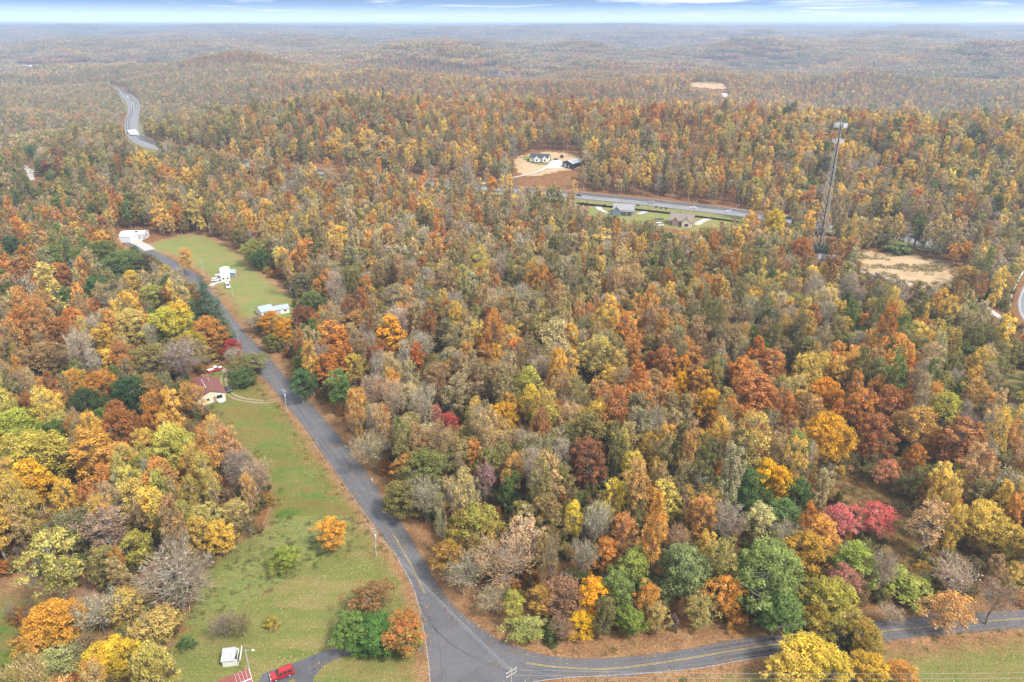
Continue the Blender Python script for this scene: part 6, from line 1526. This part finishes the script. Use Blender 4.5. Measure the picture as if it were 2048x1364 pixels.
# camper
t = root('camper', at(578, 655), math.radians(20), 'white camper trailer behind the slim golden orange tree', 'camper')
b = B(); b.prism([(-2.6, .55), (2.5, .55), (2.9, 1.2), (2.6, 2.7), (-2.6, 2.8), (-2.75, 1.6)], -1.15, 1.15); b.bevel(.12, 2); b.put('body', 'white_metal', t)
for x in (-1.6, .2, 1.7): box_part('window', 'glass', t, x - .4, x + .4, -1.18, -1.153, 1.5, 2.1)
box_part('door', 'grey_metal', t, -.75, -.3, -1.18, -1.153, .7, 2.3)
for s in (-1, 1): b = B(); b.tube((-.3, s * .9, .36), (-.3, s * 1.13, .36), .36, n=12); b.put('wheel', 'tyre', t)
b = B(); b.tube((2.5, 0, .6), (3.9, 0, .5), .06, n=5); b.put('tow_bar', 'dark_metal', t)
# tractor by the barn
t = root('tractor', at(1124, 315), math.radians(60), 'small orange tractor on the earth between farmhouse and barn', 'tractor')
b = B(); b.box(-.2, 2.0, -.45, .45, .8, 1.5); b.bevel(.08, 1); b.put('body', 'machine_orange', t)
b = B(); b.box(-1.4, -.1, -.7, .7, 1.0, 2.6); b.bevel(.1, 1); b.put('cab', 'dark_metal', t)
for x, r in ((-.8, .8), (1.5, .5)):
    for s in (-1, 1): b = B(); b.tube((x, s * .75, r), (x, s * 1.15, r), r, n=12); b.put('wheel', 'tyre', t)
b = B(); b.box(2.1, 2.9, -.9, .9, .2, .9); b.put('bucket', 'machine_orange', t)

# ------------------------------------------------------------------ poles, wires, signs
def pole(top, H_, label, arms=1, rz=0.0, name='utility_pole', lamp=False, mat='pole_wood', transformer=False):
    p = at(top[0], top[1], H_)
    t = root(name, p, rz, label, 'street lamp' if name == 'street_lamp' else 'pole', None if name == 'street_lamp' else 'utility poles')
    b = B(); b.tube((0, 0, -.1), (0, 0, H_), .17, .11, 8); b.put('pole', mat, t)
    for i in range(arms):
        z = H_ - .5 - i * 1.0; box_part('crossarm', 'pole_wood', t, -1.2, 1.2, -.19, -.09, z - .07, z + .07)
        for x in (-1.05, -.35, 1.05):
            b = B(); b.tube((x, -.14, z + .073), (x, -.14, z + .26), .05, .07, 6); b.put('insulator', 'lamp_glass', t)
    if transformer:
        b = B(); b.tube((.42, 0, H_ - 2.6), (.42, 0, H_ - 1.7), .24, n=10); b.put('transformer', 'hub', t)
        b = B(); b.tube((.14, 0, H_ - 2.0), (.3, 0, H_ - 2.0), .05, n=5); b.put('bracket', 'galvanised', t)
    if lamp:
        b = B(); b.tube((.1, 0, H_ - .3), (1.5, 0, H_), .05, n=5); b.put('lamp_arm', 'galvanised', t)
        b = B(); b.tube((1.55, 0, H_ - .22), (1.55, 0, H_ + .05), .26, .12, 8); b.put('lamp_head', 'lamp_glass', t)
    return Vector((p.x, p.y, p.z))
P1 = pole((1022, 1337), 9.5, 'grey utility pole standing at the bottom of the junction', 2, math.radians(35), transformer=False)
P2 = pole((747, 1057), 8.6, 'pale utility pole on the lawn beside the bend', 1, math.radians(-40), transformer=True)
P3 = pole((567, 779), 8.8, 'pale utility pole at the mouth of the loop drive', 1, math.radians(-40), transformer=True)
P4 = pole((472, 655), 9.0, 'utility pole left of the road above the crimson tree', 1, math.radians(-30))
P5 = pole((401, 520), 9.0, 'thin utility pole on the green yard left of the mobile home', 1, 0)
P6 = pole((461, 566), 7.0, 'short thin pole beside the white van on the grass', 0, 0)
P7 = pole((490, 1299), 7.5, 'slim yard pole with a white lamp beside the red roofed outbuilding', 0, 0, lamp=True)
P8 = pole((54, 324), 10, 'leaning pole by the lane at the left edge', 1, 0)
pole((1474, 409), 12, 'tall street lamp on the highway verge above the brown roofed house', 0, 0, 'street_lamp', True, 'galvanised')
pole((589, 332), 12, 'street lamp on the left part of the highway', 0, 0, 'street_lamp', True, 'galvanised')
pole((1389, 402), 11, 'street lamp behind the white low highway car', 0, 0, 'street_lamp', True, 'galvanised')
pole((1675, 508), 8, 'short steel mast at the right of the tower shelters', 0, 0, 'mast', False, 'galvanised')
def wire(a, b, sag, label, r=.017):
    n = 18; bb = B(); pts = [a.lerp(b, i / n) + Vector((0, 0, -sag * 4 * (i / n) * (1 - i / n))) for i in range(n + 1)]
    for p_, q_ in zip(pts[:-1], pts[1:]): bb.tube(p_, q_, r, n=3, cap=False)
    return tag(bb.put('power_wire', 'wire'), label, 'wire', 'overhead wires')
def up(p, x, z): return p + Vector((x, 0, z))
for x, z, nm in ((-.6, 9.25, 'left'), (.1, 9.25, 'middle'), (.6, 8.3, 'lower')):
    wire(up(P1, x, z), up(P2, x * .9, z - 1.0), 1.0, nm + ' wire from the junction pole over the road to the pale pole by the bend')
for x, z, nm in ((-.6, 8.3, 'left'), (.6, 8.3, 'right')):
    wire(up(P2, x, z), up(P3, x, z), 1.6, nm + ' wire along the meadow between the two pale poles')
    wire(up(P3, x, z + .1), up(P4, x, z + .1), 1.2, nm + ' wire from the loop drive pole towards the upper road')
wire(up(P4, 0, 8.5), up(P5, 0, 8.5), 1.5, 'thin wire crossing the upper road to the green yard')
PR = at(2480, 1338, 9.0)
for dy, z, nm in ((0.0, 9.2, 'upper'), (-.5, 8.4, 'middle'), (-1.2, 7.2, 'lower')):
    wire(P1 + Vector((0, dy, z)), Vector((PR.x, PR.y + dy, z)), 1.3, nm + ' wire from the junction pole along the right hand road')
wire(up(P7, 0, 7.3), up(P2, 0, 7.6), 1.4, 'faint wire from the yard lamp over the lawn', .009)
t = root('road_sign', at(465, 632), math.radians(-25), 'yellow diamond warning sign beside the upper road', 'sign')
b = B(); b.tube((0, 0, 0), (0, 0, 2.3), .05, n=6); b.put('post', 'galvanised', t)
b = B(); b.poly([(0, -.06, 1.5), (.75, -.06, 2.25), (0, -.06, 3.0), (-.75, -.06, 2.25)], (0, -.03, 0)); b.put('sign_board', 'sign_yellow', t)
b = B(); b.poly([(-.1, -.094, 1.9), (.1, -.094, 1.9), (.1, -.094, 2.3), (.28, -.094, 2.3), (0, -.094, 2.65), (-.28, -.094, 2.3), (-.1, -.094, 2.3)], (0, -.004, 0)); b.put('arrow', 'tyre', t)
t = root('road_sign', at(745, 966), math.radians(-30), 'small white sign on the leafy verge right of the road', 'sign')
b = B(); b.tube((0, 0, 0), (0, 0, 1.3), .05, n=6); b.put('post', 'galvanised', t)
box_part('sign_board', 'sign_white', t, -.38, .38, -.09, -.055, .9, 1.55)
for px, py, lab in ((475, 708, 'mailbox on its post by the crimson tree, left one'), (480, 706, 'mailbox on its post by the crimson tree, right one')):
    t = root('mailbox', at(px, py), .4, lab, 'mailbox', 'roadside mailboxes'); box_part('post', 'board_wood', t, -.06, .06, -.06, .06, 0, 1.1)
    b = B(); b.box(-.18, .18, -.32, .32, 1.104, 1.5); b.bevel(.1, 2); b.put('box', 'sign_white', t)
# little round bushes on the lawns below the highway
for px, py, lb in ((1166, 410, 'little round bush left of the curved drive, outer one'), (1174, 411, 'little round bush left of the curved drive, inner one'), (1209, 414, 'little round bush inside the curve of the pale drive'), (1276, 415, 'little round bush right of the blue grey house'),
                   (1312, 418, 'little round bush by the short drive, first of three'), (1322, 420, 'little round bush by the short drive, middle of three'), (1332, 421, 'little round bush by the short drive, last of three')):
    p = at(px, py); add_tree(p.x, p.y, p.z, 2.2, 2.2, 'shrub', (.10, .13, .05), (.07, .09, .04), lb, 'bush', cat='bush', group='clipped bushes below the highway')

# ------------------------------------------------------------------ air
hz = B(); hz.box(-12500, 12500, -400, 15200, -80, 140)
m, nt = newmat('haze')
v = N(nt, 'ShaderNodeVolumePrincipled'); v.inputs['Color'].default_value = (.60, .77, 1.0, 1); v.inputs['Density'].default_value = 0.00019; v.inputs['Anisotropy'].default_value = 0.2
o = N(nt, 'ShaderNodeOutputMaterial'); nt.links.new(v.outputs[0], o.inputs['Volume'])
tag(hz.put('haze', 'haze'), 'thin pale blue haze over the distant hills', 'haze', kind='stuff')
